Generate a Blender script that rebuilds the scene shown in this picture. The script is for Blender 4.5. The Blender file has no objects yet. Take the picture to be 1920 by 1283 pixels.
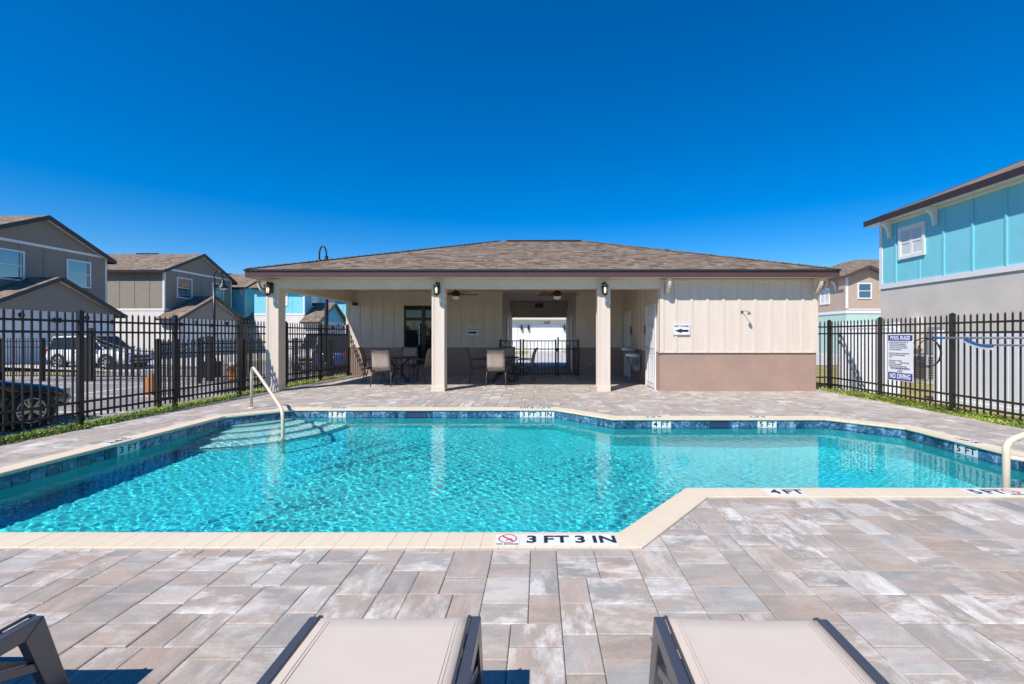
import bpy, bmesh, math, random
import numpy as np
from mathutils import Vector, Matrix, noise
from mathutils.geometry import tessellate_polygon
R = math.radians
random.seed(11)
scn = bpy.context.scene
COL = scn.collection

# ------------------------------------------------------------------ camera
cam_d = bpy.data.cameras.new('camera'); cam = bpy.data.objects.new('camera', cam_d); COL.objects.link(cam)
cam.location = (0, 0, 1.30); cam.rotation_euler = (R(90), 0, 0)
cam_d.sensor_width = 36.0; cam_d.lens = 36.0 * 840 / 1920
cam_d.shift_x = -51 / 1920; cam_d.shift_y = -10.5 / 1920
cam_d.clip_start = 0.05; cam_d.clip_end = 2000
scn.camera = cam

# ------------------------------------------------------------------ sky and sun
SUN = Vector((0.44, 0.68, -1.0)).normalized()      # direction the light travels
w = bpy.data.worlds.new('World'); scn.world = w; w.use_nodes = True
nt = w.node_tree; nt.nodes.clear()
sky = nt.nodes.new('ShaderNodeTexSky'); sky.sky_type = 'NISHITA'; sky.sun_disc = False
sky.sun_elevation = math.asin(-SUN.z); sky.sun_rotation = math.atan2(-SUN.x, -SUN.y)
sky.air_density = 1.7; sky.dust_density = 1.0; sky.ozone_density = 6.0; sky.altitude = 4000
hs = nt.nodes.new('ShaderNodeHueSaturation'); hs.inputs['Saturation'].default_value = 1.43
hs.inputs['Hue'].default_value = 0.506
bg = nt.nodes.new('ShaderNodeBackground'); bg.inputs['Strength'].default_value = 0.095
wo = nt.nodes.new('ShaderNodeOutputWorld')
nt.links.new(sky.outputs[0], hs.inputs['Color']); nt.links.new(hs.outputs[0], bg.inputs['Color'])
nt.links.new(bg.outputs[0], wo.inputs['Surface'])
sd = bpy.data.lights.new('sun', 'SUN'); sun = bpy.data.objects.new('sun', sd); COL.objects.link(sun)
sd.energy = 4.0; sd.angle = R(0.5); sd.color = (1.0, 0.937, 0.86)
sun.rotation_euler = SUN.to_track_quat('-Z', 'Y').to_euler(); sun.location = (-8, -12, 20)
scn.view_settings.view_transform = 'Standard'; scn.view_settings.look = 'None'
scn.view_settings.exposure = 0.63; scn.view_settings.gamma = 1.0; scn.view_settings.use_curve_mapping = False
scn.render.engine = 'CYCLES'
scn.cycles.use_denoising = True; scn.cycles.max_bounces = 12; scn.cycles.diffuse_bounces = 8; scn.cycles.caustics_reflective = False

# ------------------------------------------------------------------ materials
def nmat(name):
    m = bpy.data.materials.new(name); m.use_nodes = True
    t = m.node_tree; return m, t, t.nodes['Principled BSDF']
def N(t, typ, **kw):
    n = t.nodes.new(typ)
    for k, v in kw.items():
        if k in n.inputs: n.inputs[k].default_value = v
        else: setattr(n, k, v)
    return n
def ramp(t, stops, interp='LINEAR'):
    n = t.nodes.new('ShaderNodeValToRGB'); e = n.color_ramp.elements; n.color_ramp.interpolation = interp
    while len(e) < len(stops): e.new(0.5)
    for i, (p, c) in enumerate(stops):
        e[i].position = p; e[i].color = (*c, 1) if len(c) == 3 else c
    return n
def mixc(t, a, b, f, mode='MIX'):
    n = t.nodes.new('ShaderNodeMix'); n.data_type = 'RGBA'; n.blend_type = mode
    for s, v in ((n.inputs[0], f), (n.inputs[6], a), (n.inputs[7], b)):
        if hasattr(v, 'is_output'): t.links.new(v, s)
        elif isinstance(v, (int, float)): s.default_value = v
        else: s.default_value = (*v, 1)
    return n.outputs[2]
def M(name, c, rough=0.6, metal=0.0, var=0.08, scale=3.0, bump=0.0, bscale=60.0, spec=0.5, island=0.0, obj=0.0, stretch=(1, 1, 1), coat=0.0):
    m, t, b = nmat(name)
    b.inputs['Roughness'].default_value = rough; b.inputs['Metallic'].default_value = metal
    b.inputs['Specular IOR Level'].default_value = spec; b.inputs['Coat Weight'].default_value = coat
    tc = N(t, 'ShaderNodeTexCoord'); mp = N(t, 'ShaderNodeMapping'); mp.inputs['Scale'].default_value = stretch
    t.links.new(tc.outputs['Object'], mp.inputs['Vector'])
    nz = N(t, 'ShaderNodeTexNoise', Scale=scale, Detail=6.0, Roughness=0.62); t.links.new(mp.outputs[0], nz.inputs['Vector'])
    lo = tuple(max(0, x * (1 - var * 1.6)) for x in c); hi = tuple(min(1, x * (1 + var * 1.6)) for x in c)
    rp = ramp(t, [(0.3, lo), (0.7, hi)]); t.links.new(nz.outputs[0], rp.inputs[0]); col = rp.outputs[0]
    for amt, src in ((island, N(t, 'ShaderNodeNewGeometry').outputs['Random Per Island'] if island else None),
                     (obj, N(t, 'ShaderNodeObjectInfo').outputs['Random'] if obj else None)):
        if amt:
            rr = ramp(t, [(0, (1 - amt,) * 3), (1, (1 + amt,) * 3)]); t.links.new(src, rr.inputs[0])
            col = mixc(t, col, rr.outputs[0], 1.0, 'MULTIPLY')
    t.links.new(col, b.inputs['Base Color'])
    if bump:
        n2 = N(t, 'ShaderNodeTexNoise', Scale=bscale, Detail=4.0); t.links.new(mp.outputs[0], n2.inputs['Vector'])
        bp = N(t, 'ShaderNodeBump', Strength=bump, Distance=0.01); t.links.new(n2.outputs[0], bp.inputs['Height'])
        t.links.new(bp.outputs[0], b.inputs['Normal'])
    return m
def emis(name, c, s):
    m, t, b = nmat(name); b.inputs['Base Color'].default_value = (*c, 1)
    b.inputs['Emission Color'].default_value = (*c, 1); b.inputs['Emission Strength'].default_value = s; return m

def paver_mat():
    m, t, b = nmat('paver_concrete'); b.inputs['Roughness'].default_value = 0.8; b.inputs['Specular IOR Level'].default_value = 0.3
    at = N(t, 'ShaderNodeAttribute', attribute_name='rnd'); sp = N(t, 'ShaderNodeSeparateColor'); t.links.new(at.outputs['Color'], sp.inputs[0])
    tc = N(t, 'ShaderNodeTexCoord')
    base = ramp(t, [(0.0, (.31, .242, .19)), (.2, (.37, .308, .252)), (.4, (.335, .30, .258)), (.58, (.39, .342, .288)), (.72, (.245, .236, .218)), (.86, (.395, .375, .34)), (1.0, (.53, .50, .45))])
    t.links.new(sp.outputs[0], base.inputs[0])
    # streaks along the stone's own length, shifted per stone
    cmb = N(t, 'ShaderNodeCombineXYZ'); ml = N(t, 'ShaderNodeMath', operation='MULTIPLY'); ml.inputs[1].default_value = 40
    t.links.new(sp.outputs[1], ml.inputs[0]); t.links.new(ml.outputs[0], cmb.inputs[2])
    ad = N(t, 'ShaderNodeVectorMath', operation='ADD'); t.links.new(tc.outputs['Object'], ad.inputs[0]); t.links.new(cmb.outputs[0], ad.inputs[1])
    mx = N(t, 'ShaderNodeMapping'); mx.inputs['Scale'].default_value = (3.2, 7, 1)
    my = N(t, 'ShaderNodeMapping'); my.inputs['Scale'].default_value = (7, 3.2, 1)
    t.links.new(ad.outputs[0], mx.inputs[0]); t.links.new(ad.outputs[0], my.inputs[0])
    sel = t.nodes.new('ShaderNodeMix'); sel.data_type = 'VECTOR'
    t.links.new(sp.outputs[2], sel.inputs[0]); t.links.new(mx.outputs[0], sel.inputs[4]); t.links.new(my.outputs[0], sel.inputs[5])
    def nz(s, d, r, off):
        a = N(t, 'ShaderNodeVectorMath', operation='ADD'); a.inputs[1].default_value = (off, off * 2, 0); t.links.new(sel.outputs[1], a.inputs[0])
        n = N(t, 'ShaderNodeTexNoise', Scale=s, Detail=d, Roughness=r); t.links.new(a.outputs[0], n.inputs['Vector']); return n.outputs[0]
    c = base.outputs[0]
    r1 = ramp(t, [(.38, (0, 0, 0)), (.66, (1, 1, 1))]); t.links.new(nz(1.3, 7, .62, 3), r1.inputs[0])
    c = mixc(t, c, (.22, .222, .22), N_mul(t, r1.outputs[0], .60))
    r3 = ramp(t, [(.44, (0, 0, 0)), (.62, (1, 1, 1))]); t.links.new(nz(1.0, 6, .6, 11), r3.inputs[0])
    c = mixc(t, c, (.44, .32, .255), N_mul(t, r3.outputs[0], .42))
    # pale bloom, strong on a few stones only
    r2 = ramp(t, [(.46, (0, 0, 0)), (.62, (1, 1, 1))]); t.links.new(nz(1.2, 9, .72, 23), r2.inputs[0])
    few = ramp(t, [(.45, (.22, .22, .22)), (.92, (.95, .95, .95))]); t.links.new(sp.outputs[1], few.inputs[0])
    ml2 = N(t, 'ShaderNodeMath', operation='MULTIPLY'); t.links.new(r2.outputs[0], ml2.inputs[0]); t.links.new(few.outputs[0], ml2.inputs[1])
    ml3 = N(t, 'ShaderNodeMath', operation='MULTIPLY'); t.links.new(ml2.outputs[0], ml3.inputs[0]); ml3.inputs[1].default_value = .9
    c = mixc(t, c, (.66, .63, .59), ml3.outputs[0])
    fine = N(t, 'ShaderNodeTexNoise', Scale=130.0, Detail=5.0, Roughness=.7); t.links.new(tc.outputs['Object'], fine.inputs['Vector'])
    rf = ramp(t, [(.3, (.86, .86, .86)), (.7, (1.12, 1.12, 1.12))]); t.links.new(fine.outputs[0], rf.inputs[0])
    c = mixc(t, c, rf.outputs[0], 1.0, 'MULTIPLY')
    t.links.new(c, b.inputs['Base Color'])
    bp = N(t, 'ShaderNodeBump', Strength=.35, Distance=.004); t.links.new(fine.outputs[0], bp.inputs['Height']); t.links.new(bp.outputs[0], b.inputs['Normal'])
    return m
def N_mul(t, s, f):
    n = N(t, 'ShaderNodeMath', operation='MULTIPLY'); t.links.new(s, n.inputs[0]); n.inputs[1].default_value = f; return n.outputs[0]

def tile_mat():
    m, t, b = nmat('slate_tile'); b.inputs['Roughness'].default_value = .12
    tc = N(t, 'ShaderNodeTexCoord'); oi = N(t, 'ShaderNodeObjectInfo')
    cmb = N(t, 'ShaderNodeCombineXYZ'); t.links.new(N_mul(t, oi.outputs['Random'], 37.0), cmb.inputs[1])
    ad = N(t, 'ShaderNodeVectorMath', operation='ADD'); t.links.new(tc.outputs['Object'], ad.inputs[0]); t.links.new(cmb.outputs[0], ad.inputs[1])
    nz = N(t, 'ShaderNodeTexNoise', Scale=8.0, Detail=6.0, Roughness=.62, Distortion=1.6); t.links.new(ad.outputs[0], nz.inputs['Vector'])
    rp = ramp(t, [(.30, (.012, .03, .06)), (.46, (.03, .10, .19)), (.56, (.10, .20, .31)), (.66, (.30, .36, .44)), (.76, (.05, .16, .30))])
    t.links.new(nz.outputs[0], rp.inputs[0])
    rr = ramp(t, [(0, (.6, .6, .6)), (1, (1.5, 1.4, 1.35))]); t.links.new(oi.outputs['Random'], rr.inputs[0])
    t.links.new(mixc(t, rp.outputs[0], rr.outputs[0], 1.0, 'MULTIPLY'), b.inputs['Base Color'])
    return m

def shingle_mat(name, cols, brick=False):
    m, t, b = nmat(name); b.inputs['Roughness'].default_value = .95; b.inputs['Specular IOR Level'].default_value = .15
    tc = N(t, 'ShaderNodeTexCoord')
    if brick:
        mp = N(t, 'ShaderNodeMapping'); t.links.new(tc.outputs['UV'], mp.inputs[0])
        br = N(t, 'ShaderNodeTexBrick', Scale=1.0); br.inputs['Brick Width'].default_value = .32; br.inputs['Row Height'].default_value = .145
        br.inputs['Mortar Size'].default_value = .008; br.inputs['Color1'].default_value = (0, 0, 0, 1); br.inputs['Color2'].default_value = (1, 1, 1, 1); br.inputs['Mortar'].default_value = (.1, .1, .1, 1)
        t.links.new(mp.outputs[0], br.inputs['Vector']); src = br.outputs[0]
    else:
        src = N(t, 'ShaderNodeNewGeometry').outputs['Random Per Island']
    rp = ramp(t, cols); t.links.new(src, rp.inputs[0])
    nz = N(t, 'ShaderNodeTexNoise', Scale=60.0, Detail=4.0); t.links.new(tc.outputs['Object'], nz.inputs['Vector'])
    rf = ramp(t, [(.3, (.78, .78, .78)), (.7, (1.2, 1.2, 1.2))]); t.links.new(nz.outputs[0], rf.inputs[0])
    t.links.new(mixc(t, rp.outputs[0], rf.outputs[0], 1.0, 'MULTIPLY'), b.inputs['Base Color'])
    return m
SHC = [(0, (.115, .085, .064)), (.25, (.16, .121, .092)), (.5, (.205, .157, .121)), (.75, (.25, .195, .152)), (.9, (.18, .148, .125)), (1, (.295, .237, .19))]

def siding_mat(name, c, step=.16):
    m, t, b = nmat(name); b.inputs['Base Color'].default_value = (*c, 1); b.inputs['Roughness'].default_value = .7
    tc = N(t, 'ShaderNodeTexCoord'); wv = N(t, 'ShaderNodeTexWave', wave_type='BANDS', bands_direction='Z', wave_profile='SAW'); wv.inputs['Scale'].default_value = .314 / step
    t.links.new(tc.outputs['Object'], wv.inputs['Vector'])
    bp = N(t, 'ShaderNodeBump', Strength=.8, Distance=.02); t.links.new(wv.outputs['Fac'], bp.inputs['Height']); t.links.new(bp.outputs[0], b.inputs['Normal'])
    return m

mt = {}
mt['paver'] = paver_mat(); mt['tile'] = tile_mat()
mt['sand'] = M('joint_sand', (.17, .15, .128), .95, bump=.4)
mt['coping'] = M('cream_coping_brick', (.62, .53, .40), .72, var=.035, scale=6, bump=.2, bscale=90, obj=.022, spec=.3)
mt['plaster'] = M('pool_plaster', (.055, .575, .625), .8, var=.05, scale=2)
mt['step'] = M('shallow_water_step_plaster', (.60, .74, .72), .8, var=.05, scale=2)  # pool plaster painted paler to imitate less light absorbed in shallow water
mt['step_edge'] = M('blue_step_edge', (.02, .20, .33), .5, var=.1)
mt['white_tile'] = M('white_marker_tile', (.68, .69, .69), .25, var=.03)
mt['black_ink'] = M('black_lettering', (.02, .02, .025), .5, var=0)
mt['red_ink'] = M('red_print', (.55, .03, .05), .5, var=0)
mt['cream'] = M('cream_board_paint', (.69, .595, .502), .62, var=.035, scale=2.5, bump=.12, bscale=30, stretch=(4, 4, .6), spec=.35)
mt['cream_trim'] = M('cream_trim_paint', (.72, .615, .50), .6, var=.03, spec=.35)
mt['ceiling'] = M('ceiling_paint', (.74, .66, .55), .8, var=.02)
mt['stucco'] = M('mocha_stucco', (.385, .268, .212), .9, var=.06, scale=1.6, bump=.6, bscale=120, spec=.2)
mt['fascia'] = M('brown_fascia', (.085, .045, .042), .45, var=.06)
mt['fascia_dark'] = M('dark_brown_fascia', (.045, .024, .022), .45, var=.06)
mt['dark_trim'] = M('dark_brown_metal', (.03, .022, .02), .4, var=.05)
mt['shingle'] = shingle_mat('asphalt_shingle_tabs', SHC)
mt['shingle_far'] = shingle_mat('asphalt_shingle_far', SHC, True)
mt['white'] = M('white_paint', (.76, .76, .75), .5, var=.03)
mt['vinyl'] = M('white_vinyl', (.74, .76, .78), .4, var=.03, scale=1)
mt['iron'] = M('black_iron_powdercoat', (.020, .017, .016), .42, var=.1, spec=.45)
mt['black'] = M('black_metal', (.012, .012, .013), .35, var=.1)
mt['glass'] = M('dark_window_glass', (.012, .016, .02), .03, var=0, spec=.6)
mt['wglass'] = M('sky_tinted_window_glass', (.008, .04, .065), .03, var=0, spec=1.0); mt['wglass'].node_tree.nodes['Principled BSDF'].inputs['IOR'].default_value = 2.1  # bluish base colour paints in part of the sky's reflection
mt['bulb'] = emis('warm_bulb', (1, .72, .38), 1.3)
mt['frost'] = M('frosted_glass_bowl', (.8, .78, .74), .35, var=.02)
mt['taupe_metal'] = M('taupe_metal', (.12, .10, .09), .4, var=.05)
mt['wood'] = M('oiled_wood', (.25, .095, .035), .45, var=.22, scale=14, stretch=(1, 6, 6))
mt['bronze'] = M('oil_rubbed_bronze', (.03, .02, .016), .35, metal=.5)
mt['chairframe'] = M('taupe_chair_tube', (.075, .06, .052), .4, var=.08)
mt['sling'] = M('tan_sling_mesh', (.42, .345, .28), .75, var=.05, scale=8, bump=.4, bscale=260)
mt['lsling'] = M('pale_sling_mesh', (.525, .455, .39), .72, var=.025, scale=5, bump=.12, bscale=900, spec=.25)
mt['lframe'] = M('charcoal_powdercoat', (.12, .125, .14), .30, metal=.55, var=.06, spec=.6)
mt['steel'] = M('stainless_steel', (.55, .55, .55), .28, metal=.9, var=.05)
mt['grey'] = M('grey_plastic', (.33, .33, .33), .5)
mt['rail'] = M('cream_rail_coating', (.66, .57, .43), .38, var=.03)
mt['signwhite'] = M('white_sign_face', (.78, .80, .82), .45, var=.03)
mt['blue_ink'] = M('blue_print', (.018, .03, .26), .45, var=0)
mt['navy_text'] = M('navy_print', (.06, .07, .16), .5, var=0)
mt['asphalt'] = M('asphalt', (.235, .22, .21), .92, var=.14, scale=1.2, bump=.6, bscale=70)
mt['paint'] = M('white_road_paint', (.62, .62, .60), .8, var=.12, scale=5)
mt['concrete'] = M('pale_concrete', (.46, .44, .41), .9, var=.08, scale=.8, bump=.3)
mt['lawn'] = M('dry_lawn', (.27, .23, .085), .95, var=.3, scale=5, bump=.8, bscale=60)
mt['soil'] = M('lawn_soil', (.12, .16, .03), .95, var=.3, scale=7, bump=.8, bscale=50)
mt['grass'] = M('grass_blades', (.27, .34, .05), .6, var=.42, scale=2.2, island=.35)
mt['taupe'] = M('taupe_siding', (.265, .23, .19), .65, var=.04, spec=.3)
mt['taupe_lap'] = siding_mat('taupe_lap_siding', (.245, .213, .178))
mt['turq'] = M('turquoise_siding', (.21, .61, .71), .62, var=.03, spec=.35)
mt['turq_lap'] = siding_mat('turquoise_lap_siding', (.15, .54, .66))
mt['beige'] = M('beige_siding', (.47, .355, .275), .65, var=.04)
mt['mint'] = M('mint_stucco', (.44, .60, .53), .85, var=.04)
mt['stone_stucco'] = M('grey_stucco', (.62, .57, .515), .9, var=.05, scale=1.2, bump=.4, bscale=100)
mt['white_stucco'] = M('off_white_stucco', (.68, .655, .62), .9, var=.04, bump=.3, bscale=90)
mt['silver'] = M('silver_car_paint', (.72, .73, .74), .25, metal=.0, var=.02, coat=.6)
mt['carblack'] = M('black_car_paint', (.008, .008, .010), .15, var=.02, coat=.9)
mt['carblue'] = M('blue_car_paint', (.012, .05, .22), .2, var=.02, coat=.8)
mt['carwhite'] = M('white_car_paint', (.7, .7, .7), .25, var=.02, coat=.6)
mt['tyre'] = M('tyre_rubber', (.015, .015, .015), .8)
mt['alloy'] = M('alloy_rim', (.55, .55, .56), .3, metal=.6)
mt['lampglass'] = M('headlamp_glass', (.55, .57, .6), .1, var=.02)
mt['redlamp'] = M('red_lamp_glass', (.4, .01, .012), .15, var=.02)
mt['orange'] = M('orange_enamel', (.62, .16, .02), .5, var=.08)
mt['oldwood'] = M('orange_stained_wood', (.42, .17, .06), .7, var=.18, scale=8, stretch=(6, 6, 1))
mt['pole'] = M('brushed_pole_blue', (.47, .49, .51), .35, metal=.3)
mt['blueplastic'] = M('blue_plastic', (.02, .11, .28), .45)
mt['hose'] = M('dark_blue_hose', (.02, .035, .09), .5)
mt['bristle'] = M('white_bristles', (.6, .6, .58), .9)

# ------------------------------------------------------------------ mesh builder
class MB:
    def __init__(s): s.v = []; s.f = []; s.sm = []
    def add(s, vs, fs, smooth=False):
        o = len(s.v); s.v += [tuple(v) for v in vs]; s.f += [tuple(i + o for i in f) for f in fs]; s.sm += [smooth] * len(fs); return s
    def box(s, a, b, mtx=None):
        x0, y0, z0 = a; x1, y1, z1 = b
        vs = [Vector(p) for p in ((x0, y0, z0), (x1, y0, z0), (x1, y1, z0), (x0, y1, z0), (x0, y0, z1), (x1, y0, z1), (x1, y1, z1), (x0, y1, z1))]
        if mtx: vs = [mtx @ v for v in vs]
        return s.add(vs, [(0, 3, 2, 1), (4, 5, 6, 7), (0, 1, 5, 4), (1, 2, 6, 5), (2, 3, 7, 6), (3, 0, 4, 7)])
    def bar(s, p, q, wdt, h, up=(0, 0, 1)):
        p = Vector(p); q = Vector(q); d = (q - p); L = d.length; d.normalize(); up = Vector(up)
        if abs(d.dot(up)) > .99: up = Vector((1, 0, 0))
        x = d.cross(up).normalized(); z = x.cross(d)
        m = Matrix((( x.x, d.x, z.x, p.x), (x.y, d.y, z.y, p.y), (x.z, d.z, z.z, p.z), (0, 0, 0, 1)))
        return s.box((-wdt / 2, 0, -h / 2), (wdt / 2, L, h / 2), m)
    def prism(s, poly, axis, a, b):      # poly: 2D points in the other two axes, extruded a..b along axis
        n = len(poly)
        def P(u, v, t): return {'x': (t, u, v), 'y': (u, t, v), 'z': (u, v, t)}[axis]
        vs = [P(u, v, a) for u, v in poly] + [P(u, v, b) for u, v in poly]
        fs = [tuple(range(n)), tuple(range(2 * n - 1, n - 1, -1))] + [(i, i + n, (i + 1) % n + n, (i + 1) % n) for i in range(n)]
        return s.add(vs, fs)
    def tube(s, pts, r, n=8, caps=True):
        pts = [Vector(p) for p in pts]; rings = []; prev = None
        for i, p in enumerate(pts):
            d = ((pts[min(i + 1, len(pts) - 1)] - p).normalized() + (p - pts[max(i - 1, 0)]).normalized())
            d = d.normalized() if d.length > 1e-6 else Vector((0, 0, 1))
            if prev is None:
                u = d.cross(Vector((0, 0, 1)) if abs(d.z) < .9 else Vector((1, 0, 0))).normalized()
            else: u = (prev - d * prev.dot(d)).normalized()
            prev = u; vv = d.cross(u); rr = r[i] if isinstance(r, (list, tuple)) else r
            rings.append([p + (u * math.cos(2 * math.pi * k / n) + vv * math.sin(2 * math.pi * k / n)) * rr for k in range(n)])
        vs = [q for g in rings for q in g]
        fs = [(i * n + k, i * n + (k + 1) % n, (i + 1) * n + (k + 1) % n, (i + 1) * n + k) for i in range(len(pts) - 1) for k in range(n)]
        s.add(vs, fs, True)
        if caps: s.add([], []); o = len(s.v) - len(vs); s.f += [tuple(o + k for k in range(n - 1, -1, -1)), tuple(o + (len(pts) - 1) * n + k for k in range(n))]; s.sm += [False, False]
        return s
    def lathe(s, prof, c=(0, 0, 0), n=16, axis='z'):
        vs = []
        for r, h in prof:
            for k in range(n):
                a = 2 * math.pi * k / n; x, y = r * math.cos(a), r * math.sin(a)
                vs.append(Vector(c) + Vector({'z': (x, y, h), 'y': (x, h, y), 'x': (h, x, y)}[axis]))
        fs = [(i * n + k, i * n + (k + 1) % n, (i + 1) * n + (k + 1) % n, (i + 1) * n + k) for i in range(len(prof) - 1) for k in range(n)]
        s.add(vs, fs, True)
        o = len(s.v) - len(vs)
        for j, (r, h) in ((0, prof[0]), (len(prof) - 1, prof[-1])):
            if r > 1e-4: s.f.append(tuple(o + j * n + k for k in range(n))); s.sm.append(False)
        return s
    def mesh(s, name, m, fix=True):
        me = bpy.data.meshes.new(name); me.from_pydata(s.v, [], s.f)
        me.polygons.foreach_set('use_smooth', s.sm)
        if m: me.materials.append(m)
        if fix:
            bm = bmesh.new(); bm.from_mesh(me); bmesh.ops.recalc_face_normals(bm, faces=bm.faces); bm.to_mesh(me); bm.free()
        me.update(); return me
    def build(s, name, m, parent=None, bevel=0, **kw):
        o = link(name, s.mesh(name, m), parent, **kw)
        if bevel:
            b = o.modifiers.new('bevel', 'BEVEL'); b.width = bevel; b.segments = 2; b.limit_method = 'ANGLE'; b.angle_limit = R(40)
        return o
def link(name, me, parent=None, label=None, cat=None, group=None, kind=None, loc=None, local=False):
    o = bpy.data.objects.new(name, me); COL.objects.link(o)
    if loc: o.location = loc
    if parent:
        o.parent = parent
        if not local: o.matrix_parent_inverse = Matrix.Translation(-WORLD(parent))
    tag(o, label, cat, group, kind); return o
def WORLD(o):
    v = Vector(o.location)
    if o.parent: v = v + WORLD(o.parent) if o.matrix_parent_inverse == Matrix() else v
    return v
def tag(o, label=None, cat=None, group=None, kind=None):
    for k, v in (('label', label), ('category', cat), ('group', group), ('kind', kind)):
        if v: o[k] = v
    return o
def thing(name, loc, label, cat, group=None):
    o = bpy.data.objects.new(name, None); COL.objects.link(o); o.location = loc; o.empty_display_size = .2
    return tag(o, label, cat, group)
def copy_tree(o, parent=None):
    c = o.copy(); COL.objects.link(c)
    if parent: c.parent = parent
    for ch in list(o.children): copy_tree(ch, c)
    return c
def structure(name, mb, m): return mb.build(name, m, None, kind='structure')
def sheet(outer, holes, z):
    loops = [[Vector((x, y, 0)) for x, y in l] for l in [outer] + holes]
    tr = tessellate_polygon(loops); pts = [p for l in loops for p in l]
    zf = z if callable(z) else (lambda x, y: z)
    mb = MB(); mb.add([(p.x, p.y, zf(p.x, p.y)) for p in pts], tr); return mb
def build_sheet(name, outer, holes, z, m):
    mb = sheet(outer, holes, z); me = mb.mesh(name, m, fix=False)
    bm = bmesh.new(); bm.from_mesh(me)
    for f in bm.faces:
        f.normal_update()
        if f.normal.z < 0: f.normal_flip()
    bm.to_mesh(me); bm.free(); return me
def rect(x0, y0, x1, y1): return [(x0, y0), (x1, y0), (x1, y1), (x0, y1)]
def text(s, size, m, parent, mtx, name='lettering', bold=0.0, align='CENTER', sx=1.0, space=1.0, ext=.0008, local=False):
    cu = bpy.data.curves.new('t', 'FONT'); cu.body = s; cu.size = size; cu.align_x = align; cu.align_y = 'CENTER'
    cu.offset = bold * size; cu.extrude = ext; cu.resolution_u = 3; cu.space_character = space
    tmp = bpy.data.objects.new('t', cu); me = bpy.data.meshes.new_from_object(tmp)
    bpy.data.objects.remove(tmp); bpy.data.curves.remove(cu)
    me.transform(mtx @ Matrix.Diagonal((sx, 1, 1, 1))); me.name = name; me.materials.clear(); me.materials.append(m)
    return link(name, me, parent, local=local)
def frame_m(o, x, y):
    x = Vector(x).normalized(); y = Vector(y).normalized(); z = x.cross(y); o = Vector(o)
    return Matrix(((x.x, y.x, z.x, o.x), (x.y, y.y, z.y, o.y), (x.z, y.z, z.z, o.z), (0, 0, 0, 1)))

# ------------------------------------------------------------------ polygon tools
def clip(poly, p, n):          # keep the side n points to
    out = []
    for i in range(len(poly)):
        a = poly[i]; b = poly[(i + 1) % len(poly)]
        da = (a[0] - p[0]) * n[0] + (a[1] - p[1]) * n[1]; db = (b[0] - p[0]) * n[0] + (b[1] - p[1]) * n[1]
        if da >= 0: out.append(a)
        if da * db < 0:
            t_ = da / (da - db); out.append((a[0] + t_ * (b[0] - a[0]), a[1] + t_ * (b[1] - a[1])))
    return out
def area(p): return abs(sum(p[i][0] * p[(i + 1) % len(p)][1] - p[(i + 1) % len(p)][0] * p[i][1] for i in range(len(p)))) / 2
def subtract(P, C):            # convex P minus convex C (CCW) -> convex pieces
    out = []
    for i in range(len(C)):
        a = C[i]; b = C[(i + 1) % len(C)]; nin = (-(b[1] - a[1]), b[0] - a[0])
        o = clip(P, a, (-nin[0], -nin[1]))
        if len(o) > 2 and area(o) > 2e-4: out.append(o)
        P = clip(P, a, nin)
        if len(P) < 3 or area(P) < 1e-6: return out
    return out
def offset_poly(poly, d):
    n = len(poly); out = []
    for i in range(n):
        a, b, c = Vector(poly[i - 1]), Vector(poly[i]), Vector(poly[(i + 1) % n])
        d1 = (b - a).normalized(); d2 = (c - b).normalized(); n1 = Vector((d1.y, -d1.x)); n2 = Vector((d2.y, -d2.x))
        m = (n1 + n2); m = m / (1 + n1.dot(n2)); out.append((b.x + m.x * d, b.y + m.y * d))
    return out
POOL = [(-5.1, 2.935), (.54, 2.935), (1.265, 3.80), (5.2, 3.80), (5.2, 6.35), (4.5, 7.07), (1.17, 7.07), (.27, 7.97), (-4.36, 7.97), (-5.1, 7.25)]
def inside(x, y, poly):
    c = False; n = len(poly)
    for i in range(n):
        (x1, y1), (x2, y2) = poly[i], poly[(i + 1) % n]
        if (y1 > y) != (y2 > y) and x < (x2 - x1) * (y - y1) / (y2 - y1) + x1: c = not c
    return c
# ================================================================== GROUND
HOLE = rect(-6.2, 2.0, 6.4, 9.2)
link('ground', build_sheet('ground', rect(-400, -300, 400, 500), [HOLE], -.47, mt['soil']), kind='structure')
link('parking_lot', build_sheet('parking_lot', rect(-75, -8, -8.25, 75), [], -.405, mt['asphalt']), kind='structure')
mb = MB()
for x0, y0, x1, y1 in ((-13.6, 9.5, -13.45, 18.0), (-13.4, 10.0, -8.4, 10.12), (-13.4, 12.7, -8.4, 12.82), (-13.4, 15.4, -8.4, 15.52), (-13.4, 7.3, -8.4, 7.42), (-30, 16.2, -14.5, 16.32)):
    mb.add([(x0, y0, -.399), (x1, y0, -.399), (x1, y1, -.399), (x0, y1, -.399)], [(0, 1, 2, 3)])
structure('parking_stripes', mb, mt['paint'])
mb = MB().box((-8.25, -8, -.46), (-8.1, 40, -.30)); structure('kerb', mb, mt['concrete'])
mb = MB()
ys = [-6 + i for i in range(40)]
for a, b in zip(ys, ys[1:]):
    for (xa, za), (xb, zb) in (((-6.38, -.03), (-7.2, -.08)), ((-7.2, -.08), (-8.1, -.31))):
        mb.add([(xb, a, zb), (xa, a, za), (xa, b, za), (xb, b, zb)], [(0, 1, 2, 3)])
structure('grass_verge', mb, mt['soil'])
link('lawn', build_sheet('lawn', rect(6.86, -8, 60, 70), [], -.045, mt['lawn']), kind='structure')
link('driveway', build_sheet('driveway', rect(-6.3, 20.72, 30, 48), [], -.03, mt['concrete']), kind='structure')
for i, r_ in enumerate((rect(-2.0, 34, -.9, 41.9), rect(2.05, 33, 3.2, 41.9))):
    link('grass_strip', build_sheet('grass_strip', r_, [], -.022, mt['grass']), kind='structure')
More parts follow.
